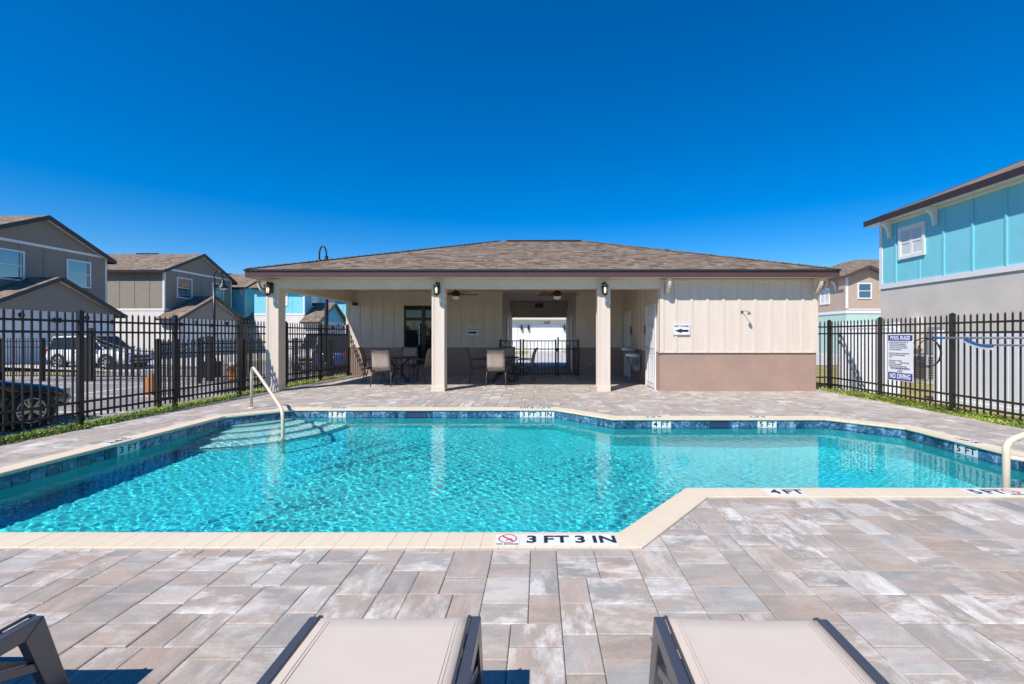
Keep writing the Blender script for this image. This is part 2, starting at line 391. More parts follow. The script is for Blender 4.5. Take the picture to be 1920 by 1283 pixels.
mb = MB().add([(-27.3, 21.6, -.12), (-19.5, 21.2, -.398), (-19.5, 24.9, -.398), (-27.3, 24.9, -.12)], [(0, 1, 2, 3)]).add([(-27.3, 25.5, -.12), (-19.5, 25.5, -.398), (-19.5, 44, -.398), (-27.3, 44, -.12)], [(0, 1, 2, 3)]).add([(-60, 15, -.13), (-27.25, 15, -.13), (-27.25, 44, -.13), (-60, 44, -.13)], [(0, 1, 2, 3)])
structure('house_driveway', mb, mt['concrete'])
for r_ in (rect(-27, 19.3, -20.3, 21.15), rect(-22.5, 26, -17.2, 31.5)):
    link('front_lawn', build_sheet('front_lawn', r_, [], -.392, mt['lawn']), kind='structure')
mb = MB()
for x0, y0, x1, y1 in ((-27, 18.75, -20.0, 19.25), (-25, 31.6, -17, 32.3)): mb.box((x0, y0, -.46), (x1, y1, -.37))
structure('pavement', mb, mt['concrete'])

# ================================================================== POOL DECK and its pavers
deck = link('pool_deck', build_sheet('pool_deck', rect(-6.4, -3.5, 6.86, 20.7), [offset_poly(POOL, .12)], -.022, mt['sand']), kind='structure')
def set_rnd(me, vals):     # per-face colour attribute
    a = me.attributes.new('rnd', 'FLOAT_COLOR', 'FACE'); a.data.foreach_set('color', np.array(vals, dtype=np.float32).ravel())
U = .0765
OUT = offset_poly(POOL, .192)
CONV = [[OUT[0], OUT[1], OUT[2], (OUT[2][0], OUT[7][1]), OUT[7], OUT[8], OUT[9]], ]
CONV = [ [OUT[0], OUT[1], OUT[2], (OUT[2][0], OUT[6][1]), (OUT[6][0], OUT[6][1]), OUT[7], OUT[8], OUT[9]],
         [(OUT[2][0] - .001, OUT[2][1]), OUT[3], OUT[4], OUT[5], (OUT[2][0] - .001, OUT[5][1])] ]
# the first polygon is convex only with the far step taken out: split it
CONV = [ [OUT[0], OUT[1], OUT[2], (OUT[2][0], OUT[6][1]), (OUT[0][0], OUT[6][1])],
         [(OUT[0][0], OUT[6][1] - .001), (OUT[6][0], OUT[6][1] - .001), OUT[7], OUT[8], OUT[9]],
         [(OUT[2][0] - .001, OUT[2][1]), OUT[3], OUT[4], OUT[5], (OUT[2][0] - .001, OUT[5][1])] ]
def skyline(x0, x1, y0, y1):
    n = int(round((x1 - x0) / U)); H = int((y1 - y0) / U); sk = [0] * n; out = []
    rng = random.Random(5)
    while True:
        h = min(sk)
        if h >= H: break
        i = sk.index(h); j = i
        while j < n and sk[j] == h: j += 1
        g = j - i
        if g == 1: opts = [(1, 3)]
        elif g == 2: opts = [(2, 3)]
        elif g == 3: opts = [(3, 2), (3, 2), (3, 3), (3, 4)]
        elif g == 4: opts = [(4, 3), (2, 3), (4, 3)]
        elif g == 5: opts = [(3, 4), (2, 3), (3, 2), (3, 3)]
        else: opts = [(4, 3), (3, 4), (3, 3), (3, 3), (3, 2), (3, 2), (2, 3), (2, 3)]
        c = rng.choice(opts); out.append((x0 + i * U, y0 + h * U, c[0] * U, c[1] * U))
        for k in range(i, i + c[0]): sk[k] += c[1]
    return out
def paver_geo(mb, poly, z, tilt):
    cx = sum(p[0] for p in poly) / len(poly); cy = sum(p[1] for p in poly) / len(poly)
    if sum(poly[i][0] * poly[(i + 1) % len(poly)][1] - poly[(i + 1) % len(poly)][0] * poly[i][1] for i in range(len(poly))) < 0: poly = poly[::-1]
    try:
        g = .0015; o1 = offset_poly(poly, -g); o2 = offset_poly(poly, -g - .0045)
    except ZeroDivisionError: return 0
    n = len(poly); zt = lambda x, y: z + (x - cx) * tilt[0] + (y - cy) * tilt[1]
    vs = [(x, y, -.03) for x, y in o1] + [(x, y, zt(x, y) - .0035) for x, y in o1] + [(x, y, zt(x, y)) for x, y in o2]
    fs = [tuple(range(2 * n, 3 * n))] + [(i + k * n, (i + 1) % n + k * n, (i + 1) % n + k * n + n, i + k * n + n) for k in (0, 1) for i in range(n)]
    mb.add(vs, fs); return len(fs)
rng = random.Random(3); pieces = []
for (x, y, a, b) in skyline(-6.4, 6.86, -3.4, 20.65):
    P0 = [(x, y), (x + a, y), (x + a, y + b), (x, y + b)]; ps = [P0]
    if y + b > 2.5 and y < 8.4:
        for C in CONV:
            ps = [q for p in ps for q in subtract(p, C)]
    fl = rng.random() < .12
    rv = (rng.random(), rng.random(), 1.0 if (b > a) != fl else 0.0, 1.0)
    for p in ps: pieces.append((p, rv, rng.gauss(-.0012, .0010), (rng.gauss(0, .0035), rng.gauss(0, .0035))))
def vis(p):
    cx = sum(q[0] for q in p) / len(p); cy = sum(q[1] for q in p) / len(p)
    if cy < 1.45: return 0
    u = 1011 + 840 * cx / cy; v = 631 + 1092 / cy
    if not (-40 < u < 1960 and v < 1320): return 0
    return area(p) / cy ** 3
pieces.sort(key=lambda q: -vis(q[0]))
mbs = MB(); vals = []
for i, (p, rv, z, tl) in enumerate(pieces):
    if i < 300:
        m1 = MB(); n = paver_geo(m1, p, z, tl)
        if not n: continue
        me = m1.mesh('paver', mt['paver'], fix=False); set_rnd(me, [rv] * n); link('paver', me, deck)
    else:
        n = paver_geo(mbs, p, z, tl); vals += [rv] * n
me = mbs.mesh('paver_field', mt['paver'], fix=False); set_rnd(me, vals); link('paver_field', me, deck, kind='stuff')

# ================================================================== POOL
def floor_z(x, y): return -1.02 - .48 * min(1, max(0, (x + 1.0) / 4.5))
me = MB(); xs = np.linspace(-5.5, 5.5, 23); yv = np.linspace(2.5, 8.4, 13); mbp = MB()
vs = [(x, y, floor_z(x, y)) for y in yv for x in xs]
mbp.add(vs, [(j * 23 + i, j * 23 + i + 1, (j + 1) * 23 + i + 1, (j + 1) * 23 + i) for j in range(12) for i in range(22)], True)
pool_floor = link('pool_floor', mbp.mesh('pool_floor', mt['plaster'], fix=False), kind='structure')
WO = offset_poly(POOL, .11); mbw = MB(); n = len(POOL)
for i in range(n):
    j = (i + 1) % n; a, b, c, d = POOL[i], POOL[j], WO[j], WO[i]
    vs = [(a[0], a[1], -1.7), (b[0], b[1], -1.7), (c[0], c[1], -1.7), (d[0], d[1], -1.7), (a[0], a[1], -.033), (b[0], b[1], -.033), (c[0], c[1], -.033), (d[0], d[1], -.033)]
    mbw.add(vs, [(0, 1, 5, 4), (4, 5, 6, 7), (2, 3, 7, 6), (0, 3, 2, 1)])
pool_wall = mbw.build('pool_wall', mt['plaster'], None, kind='structure')
# entry steps in the far left corner
for k, (r, z) in enumerate(((.74, -.235), (1.05, -.415), (1.36, -.60), (1.67, -.79))):
    arc = [(-5.1 + r * math.cos(a), 7.97 - r * math.sin(a)) for a in np.linspace(0, math.pi / 2, 28)]
    poly = [(-5.1, 7.97)] + arc[::-1]
    poly = clip(poly, (-4.36, 7.97), (1, -1))
    o = MB().prism(poly, 'z', -1.3 - .02 * k, z).build('entry_step', mt['step'], pool_wall, bevel=.02)
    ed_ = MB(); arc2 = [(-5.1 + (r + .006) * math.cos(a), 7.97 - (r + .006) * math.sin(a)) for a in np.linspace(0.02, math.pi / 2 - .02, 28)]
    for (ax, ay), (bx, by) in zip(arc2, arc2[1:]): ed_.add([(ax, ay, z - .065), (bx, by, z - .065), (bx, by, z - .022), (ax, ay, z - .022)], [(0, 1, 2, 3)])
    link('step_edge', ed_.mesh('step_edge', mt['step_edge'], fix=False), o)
# waterline tiles, markers, skimmers
TW = .154
def edge_frame(i):
    a = Vector(POOL[i]); b = Vector(POOL[(i + 1) % n]); d = (b - a); L = d.length; d.normalize(); return a, d, Vector((d.y, -d.x)), L
tile_mesh = MB().box((-TW / 2 + .003, 0, -.225), (TW / 2 - .003, .010, -.034)).mesh('tile', mt['tile'])
wtile_mesh = MB().box((-TW / 2 + .003, 0, -.225), (TW / 2 - .003, .0105, -.034)).mesh('marker_tile', mt['white_tile'])
def uX(u, Y): return (u - 1011) * Y / 840
MARK = {7: [(uX(633, 7.97), '3 FT'), (uX(1002, 7.97), '3 FT 3 IN')], 5: [(uX(1231, 7.07), '4 FT'), (uX(1430, 7.07), '5 FT')]}
SKIM = {7: [uX(780, 7.97)], 5: [uX(1347, 7.07)]}
mbgrout = MB()
for i in range(n):
    a, d, nrm, L = edge_frame(i); k = max(1, int(round(L / TW)))
    marks = []
    if i in MARK: marks = [((Vector((mx, a.y)) - a).dot(d), s) for mx, s in MARK[i]]
    if i == 9: marks = [((Vector((-5.1, 840 * 1.42 / (845 - 631))) - a).dot(d), '3 FT')]
    if i == 3: marks = [((Vector((5.2, 5.49)) - a).dot(d), '5 FT')]
    sk = [(Vector((mx, a.y)) - a).dot(d) for mx in SKIM.get(i, [])]
    inw = -nrm
    cells_ = [sorted(range(k), key=lambda r_: abs((r_ + .5) * L / k - q))[:2 if len(st) < 6 else 4] for q, st in marks]
    marks = [(sum((r_ + .5) * L / k for r_ in c) / len(c), m_[1]) for c, m_ in zip(cells_, marks)]
    mtx = Matrix(((d.x, inw.x, 0, 0), (d.y, inw.y, 0, 0), (0, 0, 1, 0), (0, 0, 0, 1)))
    for t_ in range(k):
        s_ = (t_ + .5) * L / k
        if any(abs(s_ - q) < .17 for q in sk): continue
        mk = any(t_ in c for c in cells_)
        o = bpy.data.objects.new('marker_tile' if mk else 'tile', wtile_mesh if mk else tile_mesh); COL.objects.link(o); o.parent = pool_wall
        p = a + d * s_; o.matrix_local = Matrix.Translation((p.x, p.y, 0)) @ mtx
    for q, st in marks:
        p = a + d * q + inw * .0115
        text(st, .108, mt['black_ink'], pool_wall, frame_m((p.x, p.y, -.087), (-d.x, -d.y, 0), (0, 0, 1)), 'depth_lettering', bold=.018, sx=1.15, space=1.1)
    for q in sk:
        p = a + d * q
        so = MB().box((-.165, -.10, -.2), (.165, -.07, -.066)).box((-.18, -.1, -.23), (.18, .012, -.195)).box((-.18, -.1, -.045), (.18, .012, -.034)).box((-.18, -.1, -.195), (-.165, .012, -.045)).box((.165, -.1, -.195), (.18, .012, -.045)).box((-.165, -.002, -.2), (.165, .003, -.0455))  # last box: flat dark plate standing in for the shade inside the opening
        me = so.mesh('skimmer', mt['hose']); o = link('skimmer', me, pool_wall, local=True); o.matrix_local = Matrix.Translation((p.x, p.y, 0)) @ mtx
# coping bricks
coping = MB().add([], []).build('pool_coping', mt['coping'], None, kind='structure')
CW = .225; OV = .028
PROF = [(CW - OV, -.028), (CW - OV, .008), (CW - OV - .004, .012), (-OV + .03, .012), (-OV + .014, .009), (-OV + .004, 0), (-OV, -.007), (-OV, -.014), (-OV + .005, -.024), (-OV + .014, -.029)]
core = MB()
for i in range(n):
    a, d, nrm, L = edge_frame(i); _, dp, _, _ = edge_frame(i - 1); _, dn, _, _ = edge_frame((i + 1) % n)
    t0 = -math.tan(math.atan2(dp.cross(d) if hasattr(dp, 'cross') else dp.x * d.y - dp.y * d.x, dp.dot(d)) / 2)
    t1 = math.tan(math.atan2(d.x * dn.y - d.y * dn.x, d.dot(dn)) / 2)
    k = max(2, int(round(L / .112))); wd = L / k; g = .0009
    mtx = Matrix(((d.x, nrm.x, 0, a.x), (d.y, nrm.y, 0, a.y), (0, 0, 1, 0), (0, 0, 0, 1)))
    def brick(s0, s1, m0, m1):
        q = len(PROF); vs = [(s0 + y * m0, y, z) for y, z in PROF] + [(s1 + y * m1, y, z) for y, z in PROF]
        mb = MB(); mb.add(vs, [tuple(range(q)), tuple(range(2 * q - 1, q - 1, -1))]); mb.add(vs, [(r_, (r_ + 1) % q, (r_ + 1) % q + q, r_ + q) for r_ in range(q)])
        bm_me = mb.mesh('brick', mt['coping']); return bm_me
    shared = brick(-wd / 2 + g, wd / 2 - g, 0, 0)
    for b_ in range(k):
        c_ = (b_ + .5) * wd
        if b_ == 0: me = brick(-wd / 2 + g, wd / 2 - g, t0, 0)
        elif b_ == k - 1: me = brick(-wd / 2 + g, wd / 2 - g, 0, t1)
        else: me = shared
        o = bpy.data.objects.new('brick', me); COL.objects.link(o); o.parent = coping
        o.matrix_local = mtx @ Matrix.Translation((c_, 0, random.gauss(0, .0004)))
# mortar bed under the bricks
B0 = offset_poly(POOL, -.02); B1 = offset_poly(POOL, .19)
for i in range(n):
    j = (i + 1) % n; mbgrout.add([(B0[i][0], B0[i][1], .0085), (B0[j][0], B0[j][1], .0085), (B1[j][0], B1[j][1], .0085), (B1[i][0], B1[i][1], .0085)], [(0, 1, 2, 3)])
mbgrout.build('mortar', mt['coping'], coping)
# depth markers let into the coping
def no_diving(parent, c, s, xd, yd):
    mtx = frame_m(c, xd, yd)
    ring = MB(); k = 40
    for i in range(k):
        a0, a1 = 2 * math.pi * i / k, 2 * math.pi * (i + 1) / k
        ring.add([mtx @ Vector((r * math.cos(a), r * math.sin(a), .0006)) for r, a in ((.5 * s, a0), (.5 * s, a1), (.43 * s, a1), (.43 * s, a0))], [(0, 1, 2, 3)])
    ring.add([mtx @ Vector(p) for p in ((-.36 * s, .28 * s, .0012), (-.28 * s, .36 * s, .0012), (.36 * s, -.28 * s, .0012), (.28 * s, -.36 * s, .0012))], [(0, 2, 3, 1)] if False else [(0, 1, 2, 3)])
    link('prohibition_ring', ring.mesh('prohibition_ring', mt['red_ink'], fix=False), parent)
    fig = MB()
    def poly(ps): fig.add([mtx @ Vector((x * s, y * s, .0003)) for x, y in ps], [tuple(range(len(ps)))])
    poly([(.12, -.10), (.02, .10), (-.06, .06), (.04, -.14)]); poly([(.02, .10), (-.22, .20), (-.24, .15), (-.04, .05)])
    poly([(.12, -.10), (.24, -.24), (.19, -.28), (.06, -.14)]); poly([(.07, -.12), (-.05, -.26), (-.10, -.22), (.03, -.08)])
    poly([(.18 + .055 * math.cos(a), -.05 + .055 * math.sin(a)) for a in np.linspace(0, 2 * math.pi, 12)[:-1]])
    link('diver_figure', fig.mesh('diver_figure', mt['black_ink'], fix=False), parent)
def marker(cx, cy, cells, xd, yd, size=.15, sign=None):
    # cells: list of strings, one per white tile
    L = len(cells) * size; xd = Vector(xd); yd = Vector(yd); c0 = Vector((cx, cy, .0125)) - xd * L / 2
    t = MB()
    for i in range(len(cells)):
        m_ = frame_m(c0 + xd * (i + .5) * size, xd, yd); t.box((-size / 2 + .0008, -size / 2, -.006), (size / 2 - .0008, size / 2, .0015), m_)
    mk = t.build('depth_marker', mt['white_tile'], coping)
    for i, s in enumerate(cells):
        c = c0 + xd * (i + .5) * size + Vector((0, 0, .0022))
        if s == '@':
            no_diving(mk, c + yd * .014, size * .78, xd, yd)
            text('NO DIVING', .024, mt['black_ink'], mk, frame_m(c - yd * .062, xd, yd), bold=.02, sx=1.12)
        elif s: text(s, .135, mt['black_ink'], mk, frame_m(c, xd, yd), bold=.028, sx=1.12, space=1.05)
    return mk
NX, NY = (1, 0, 0), (0, 1, 0)
marker(.106, 2.835, ['@', '3', 'FT', '3', 'IN'], NX, NY, .153)
marker(uX(1470, 3.71), 3.705, ['4', 'FT'], NX, NY, .15)
marker(uX(1865, 3.70), 3.705, ['5', 'FT', '@'], NX, NY, .15)
FX, FY = (-1, 0, 0), (0, -1, 0)
marker(uX(637, 8.07), 8.07, ['3', 'FT'], FX, FY); marker(uX(1006, 8.07), 8.07, ['3', 'FT', '3', 'IN'], FX, FY)
marker(uX(1228, 7.17), 7.17, ['4', 'FT'], FX, FY); marker(uX(1422, 7.17), 7.17, ['5', 'FT'], FX, FY)
marker(-5.2, 5.55, ['3', 'FT'], (0, -1, 0), (1, 0, 0)); marker(5.3, 5.5, ['5', 'FT'], (0, 1, 0), (-1, 0, 0))

# water
def water_mat():
    m, t, b = nmat('pool_water'); t.nodes.remove(b)
    out = t.nodes['Material Output']
    gl = N(t, 'ShaderNodeBsdfGlossy'); gl.inputs['Roughness'].default_value = .01
    rf = N(t, 'ShaderNodeBsdfRefraction'); rf.inputs['IOR'].default_value = 1.333; rf.inputs['Roughness'].default_value = 0.0
    fr = N(t, 'ShaderNodeFresnel'); fr.inputs['IOR'].default_value = 1.333
    rf.inputs['Color'].default_value = (.72, .97, .985, 1)
    mx = N(t, 'ShaderNodeMixShader'); t.links.new(fr.outputs[0], mx.inputs[0]); t.links.new(rf.outputs[0], mx.inputs[1]); t.links.new(gl.outputs[0], mx.inputs[2])
    t.links.new(mx.outputs[0], out.inputs['Surface']); return m
def build_water():
    st = .0105; x0, x1, y0, y1 = -5.16, 5.26, 2.87, 8.03
    nx = int((x1 - x0) / st) + 1; ny = int((y1 - y0) / st) + 1
    X, Y = np.meshgrid(x0 + st * np.arange(nx), y0 + st * np.arange(ny)); Z = np.zeros_like(X)
    rs = np.random.RandomState(4)
    patch = np.sin(X * 1.3 + .8 * Y) * np.sin(1.1 * Y - .6 * X) + .6 * np.sin(X * 2.7 - 1.3 * Y + 1) * np.sin(2.1 * Y + .9 * X + 2)
    amp_mod = np.clip(1.12 - .45 * np.clip((X + 1.5) / 2.5, 0, 1) * np.clip((Y - 3.2) / 1.2, 0, 1) - .25 * np.clip((X - 1.5) / 1.5, 0, 1) + .36 * patch, .42, 1.7)
    for q in range(130):
        lam = .032 * (4.6 ** rs.rand()); k = 2 * math.pi / lam; th = rs.rand() * 2 * math.pi if rs.rand() < .35 else rs.normal(1.15, .7)
        A = WAVE_A * lam ** 1.2; ph = rs.rand() * 7; mdx, mdy = rs.rand(2) * 2 - 1
        env = .6 + .4 * np.sin(mdx * X * 2.3 + mdy * Y * 2.3 + ph * 3)
        Z += A * env * np.sin(k * (X * math.cos(th) + Y * math.sin(th)) + ph)
    Z = -.135 + Z * amp_mod
    P = offset_poly(POOL, .05)
    cx = X[:-1, :-1] + st / 2; cy = Y[:-1, :-1] + st / 2
    ins = np.zeros(cx.shape, bool)
    for (ax, ay), (bx, by) in zip(P, P[1:] + P[:1]):
        c = ((ay > cy) != (by > cy)) & (cx < (bx - ax) * (cy - ay) / (by - ay + 1e-12) + ax); ins ^= c
    jj, ii = np.nonzero(ins); base = jj * nx + ii
    F = np.stack([base, base + 1, base + 1 + nx, base + nx], 1)
    used = np.unique(F); rm = np.full(nx * ny, -1); rm[used] = np.arange(len(used)); F = rm[F]
    V = np.stack([X.ravel(), Y.ravel(), Z.ravel()], 1)[used]
    me = bpy.data.meshes.new('pool_water'); me.vertices.add(len(V)); me.vertices.foreach_set('co', V.astype(np.float32).ravel())
    me.loops.add(F.size); me.loops.foreach_set('vertex_index', F.astype(np.int32).ravel())
    me.polygons.add(len(F)); me.polygons.foreach_set('loop_start', np.arange(0, F.size, 4, dtype=np.int32)); me.polygons.foreach_set('loop_total', np.full(len(F), 4, dtype=np.int32))
    me.polygons.foreach_set('use_smooth', np.ones(len(F), bool)); me.update(calc_edges=True); me.validate()
    me.materials.append(water_mat()); return link('pool_water', me, kind='structure')
WAVE_A = .00092
water = build_water()
water.cycles.is_caustics_caster = True
sd.cycles.is_caustics_light = True
for o in [pool_floor, pool_wall] + list(pool_wall.children_recursive): o.cycles.is_caustics_receiver = True
# ================================================================== POOL HOUSE
PH = thing('pool_house', (0, 15, 0), 'cream board and batten pool house with brown hip roof and open patio behind the pool', 'building')
WZ = .93; XL, XR = -6.45, 6.58; YF, YB, YE = 10.65, 15.0, 20.6; T = .16
def wall(x0, y0, x1, y1, z1=2.95, low=True):
    if low: MB().box((x0, y0, -.02), (x1, y1, WZ)).build('wainscot', mt['stucco'], PH)
    e = .014
    MB().box((x0 - e, y0 - e, WZ), (x1 + e, y1 + e, z1)).build('siding_wall', mt['cream'], PH)
wall(2.87, YF, XR, YF + T); wall(2.87, YF + T + .03, 2.87 + T, YB - .03); wall(XR - T, YF + T + .03, XR, YE, 2.66)
wall(XL, YB, -1.25, YB + T); wall(1.25, YB, 2.87 + T, YB + T)
wall(-1.25 - T, YB + T + .03, -1.25, YE); wall(1.25, YB + T + .03, 1.25 + T, YE); wall(XL, YB + T + .03, XL + T, YE, 2.66)
wall(XL + T + .03, YE - T, -1.25 - T - .03, YE, 2.66); wall(1.25 + T + .03, YE - T, XR - T - .03, YE, 2.66)
# end boards at the foot of the siding and the battens
bf = MB().box((-.03, -.019, 0), (.03, 0, 1.73)).mesh('batten', mt['cream']); bs = MB().box((-.019, -.03, 0), (0, .03, 1.9)).mesh('batten', mt['cream'])
def batten(me, loc): link('batten', me, PH, local=True).location = Vector(loc) - Vector((0, 15, 0))
for k in range(9): batten(bf, (3.24 + .376 * k, YF - .0145, WZ))
for k in range(-1, 14):
    x = -6.02 + .376 * k
    if x < -1.4 and not (-4.62 < x < -3.05): batten(bf, (x, YB - .0145, WZ))
for x in (1.62, 1.995, 2.37, 2.745): batten(bf, (x, YB - .0145, WZ))
for k in range(4): batten(bs, (2.8555, 11.98 + .42 * k, WZ))
for k in range(3): MB().box((-3.05 - 1.49 + .376 * (k + .9) - .03, YB - .033, 2.42), (-3.05 - 1.49 + .376 * (k + .9) + .03, YB - .0145, 2.66)).build('batten', mt['cream'], PH)
tr = MB().box((2.845, YF - .034, WZ), (2.955, YF - .0145, 2.66)).box((2.836, YF - .034, WZ), (2.8555, YF + .09, 2.66)).box((XR - .09, YF - .034, WZ), (XR + .03, YF - .0145, 2.66))
tr.box((2.955, YF - .028, 2.56), (XR - .09, YF - .0145, 2.66))
tr.build('corner_trim', mt['cream_trim'], PH)
MB().box((2.83, YF - .03, WZ - .02), (XR + .03, YF - .0005, WZ - .0005)).build('sill_trim', mt['cream_trim'], PH)
# columns, beam, ceiling, soffit
def column(x0, x1):
    y0, y1 = 10.58, 10.88
    c = MB().box((x0 + .012, y0 + .012, -.02), (x1 - .012, y1 - .012, 2.66)).build('column', mt['cream'], PH)
    st = MB()
    for a in (x0, x1 - .052):
        for b in (y0, y1 - .05): st.box((a, b, .12), (a + .052, b + .05, 2.66))
    st.build('corner_board', mt['cream_trim'], c, bevel=.003)
    MB().box((x0 + .006, y0 - .004, 2.30), (x1 - .006, y0 + .011, 2.655)).build('lamp_board', mt['cream_trim'], c)
    MB().box((x0 - .008, y0 - .008, -.015), (x1 + .008, y1 + .008, .12)).build('plinth', mt['cream_trim'], c, bevel=.004)
for a, b in ((-6.46, -6.16), (-2.54, -2.24), (1.38, 1.68)): column(a, b)
for a, b in ((-6.16, -2.54), (-2.24, 1.38), (1.68, 2.85)): MB().box((a, 10.60, 2.436), (b, 10.86, 2.83)).build('beam', mt['cream_trim'], PH)
MB().box((-6.46, 10.88, 2.436), (-6.18, YB - .02, 2.83)).build('beam', mt['cream_trim'], PH)
MB().box((-6.17, 10.87, 2.80), (2.85, YB - .02, 2.86)).box((-1.24, YB + .0, 2.80), (1.24, YE, 2.86)).build('ceiling', mt['ceiling'], PH)
MB().box((-1.24, 19.4, 2.46), (1.24, 19.52, 2.79)).box((-1.24, 20.35, 2.16), (1.24, 20.6, 2.79)).build('header', mt['cream'], PH)
MB().box((-1.23, 19.37, 2.44), (1.23, 19.398, 2.475)).build('header_trim', mt['white'], PH)
EX0, EX1, EY0, EY1, EZ = -6.76, 6.90, 10.29, 20.95, 2.835
sf = MB()
for a in ((EX0, EY0, EX1, 10.598), (EX0, YE, EX1, EY1), (EX0, 10.602, -6.462, YE - .004), (XR + .03, 10.602, EX1, YE - .004)): sf.box((a[0] + .02, a[1] + .02 if a[1] == EY0 else a[1], 2.672), (a[2] - .02, a[3], 2.695))
sf.build('soffit', mt['cream_trim'], PH)
roof = MB(); s_ = 1 / 3; hy = (EY1 - EY0) / 2; rz = EZ + hy * s_; A, B = (EX0 + hy, EY0 + hy, rz), (EX1 - hy, EY0 + hy, rz)
c4 = [(EX0, EY0, EZ), (EX1, EY0, EZ), (EX1, EY1, EZ), (EX0, EY1, EZ)]
roof.add([*c4, A, B], [(0, 1, 5, 4), (1, 2, 5), (2, 3, 4, 5), (3, 0, 4), (0, 3, 2, 1)])
roof = roof.build('roof', mt['shingle_far'], PH)
fs = MB()
for (a, b) in (((EX0, EY0), (EX1, EY0 + .03)), ((EX0, EY1 - .03), (EX1, EY1)), ((EX0, EY0 + .031), (EX0 + .03, EY1 - .031)), ((EX1 - .03, EY0 + .031), (EX1, EY1 - .031))):
    fs.box((*a, 2.665), (*b, 2.832))
fs.build('fascia', mt['fascia'], roof)
dr = MB()
for a, b in (((EX0 - .02, EY0 - .022), (EX1 + .02, EY0 - .001)), ((EX0 - .021, EY0), (EX0 - .001, EY1)), ((EX1 + .001, EY0), (EX1 + .021, EY1))): dr.box((*a, 2.80), (*b, 2.842))
dr.build('drip_edge', mt['dark_trim'], roof)
def shingle_slope(mb, eave_len, run, o, ux, uy, tabmin=.10, tabmax=.28, step=.135, seed=1):
    # o: eave corner, ux: along the eave, uy: up the slope in plan
    rg = random.Random(seed); L = run * math.sqrt(1 + s_ * s_); k = int(L / step); ux = Vector(ux); uy = Vector(uy)
    sl = (uy + Vector((0, 0, s_))).normalized(); nr = ux.cross(sl).normalized()
    if nr.z < 0: nr = -nr
    for i in range(k + 1):
        d0 = i * step - (.018 if i == 0 else .004); d1 = min((i + 1) * step + .01, L); pl = max(0, d0) / math.sqrt(1 + s_ * s_)
        a, b = pl - .015, eave_len - pl + .015; x = a
        while x < b:
            wd = rg.uniform(tabmin, tabmax); x1 = min(x + wd, b); t0 = rg.choice((.007, .007, .012)); g = .002
            p = [Vector(o) + ux * u_ + sl * d_ for u_, d_ in ((x + g, d0), (x1 - g, d0), (x1 - g, d1), (x + g, d1))]
            top = [p[0] + nr * t0, p[1] + nr * t0, p[2] + nr * .003, p[3] + nr * .003]
            mb.add(p[:2] + top, [(2, 3, 4, 5), (0, 1, 3, 2), (0, 2, 5), (1, 4, 3)]); x = x1
sh = MB()
shingle_slope(sh, EX1 - EX0, hy, (EX0, EY0, EZ), (1, 0, 0), (0, 1, 0))
shingle_slope(sh, EY1 - EY0, hy, (EX0, EY0, EZ), (0, 1, 0), (1, 0, 0), seed=2); shingle_slope(sh, EY1 - EY0, hy, (EX1, EY0, EZ), (0, 1, 0), (-1, 0, 0), seed=3)
sh.build('shingles', mt['shingle'], roof, kind='stuff')
hp = MB()
for p, q in (((EX0, EY0, EZ), A), ((EX1, EY0, EZ), B)):
    p = Vector(p); q = Vector(q); d = q - p; k = int(d.length / .17)
    for i in range(k): hp.bar(p + d * i / k + Vector((0, 0, .012)), p + d * (i + 1.15) / k + Vector((0, 0, .004)), .2, .02)
hp.build('hip_cap', mt['shingle'], roof, kind='stuff')
MB().box((A[0] + .3, A[1] - .12, rz - .02), (B[0] - .1, A[1] + .12, rz + .035)).build('ridge_vent', mt['dark_trim'], roof, bevel=.01)
MB().lathe([(.04, 0), (.04, .28)], (3.95, 13.9, EZ + 3.0 * s_ - .1), 10).build('vent_pipe', mt['dark_trim'], roof)
def corbel_mesh():     # local: x width, -y outwards from wall, z 0 = soffit
    mb = MB(); wv = .035
    mb.box((-wv, -.285, -.05), (wv, 0, 0)); mb.box((-wv, -.05, -.40), (wv, 0, -.05))
    k = 8; ps = [(-.27 + .235 * (1 - math.cos(t)), -.05 - .30 * math.sin(t)) for t in np.linspace(0, math.pi / 2, k)]
    for (y0, z0), (y1, z1) in zip(ps, ps[1:]):
        mb.add([(sx * wv * .98, y, z) for sx in (-1, 1) for y, z in ((y0, z0 + .0), (y1, z1), (y1 + .035, z1 + .03), (y0 + .035, z0 + .03))], [(0, 1, 2, 3), (7, 6, 5, 4), (0, 4, 5, 1), (2, 6, 7, 3), (1, 5, 6, 2), (0, 3, 7, 4)])
    return mb.mesh('corbel', mt['cream_trim'])
cm = corbel_mesh()
for loc, rz_ in (((3.02, YF - .035, 2.67), 0), ((XR - .05, YF - .035, 2.67), 0), ((XR + .032, YF + .06, 2.67), 90), ((-6.462, 10.72, 2.67), -90)):
    o = link('corbel', cm, PH, local=True); o.location = Vector(loc) - Vector((0, 15, 0)); o.rotation_euler.z = R(rz_)
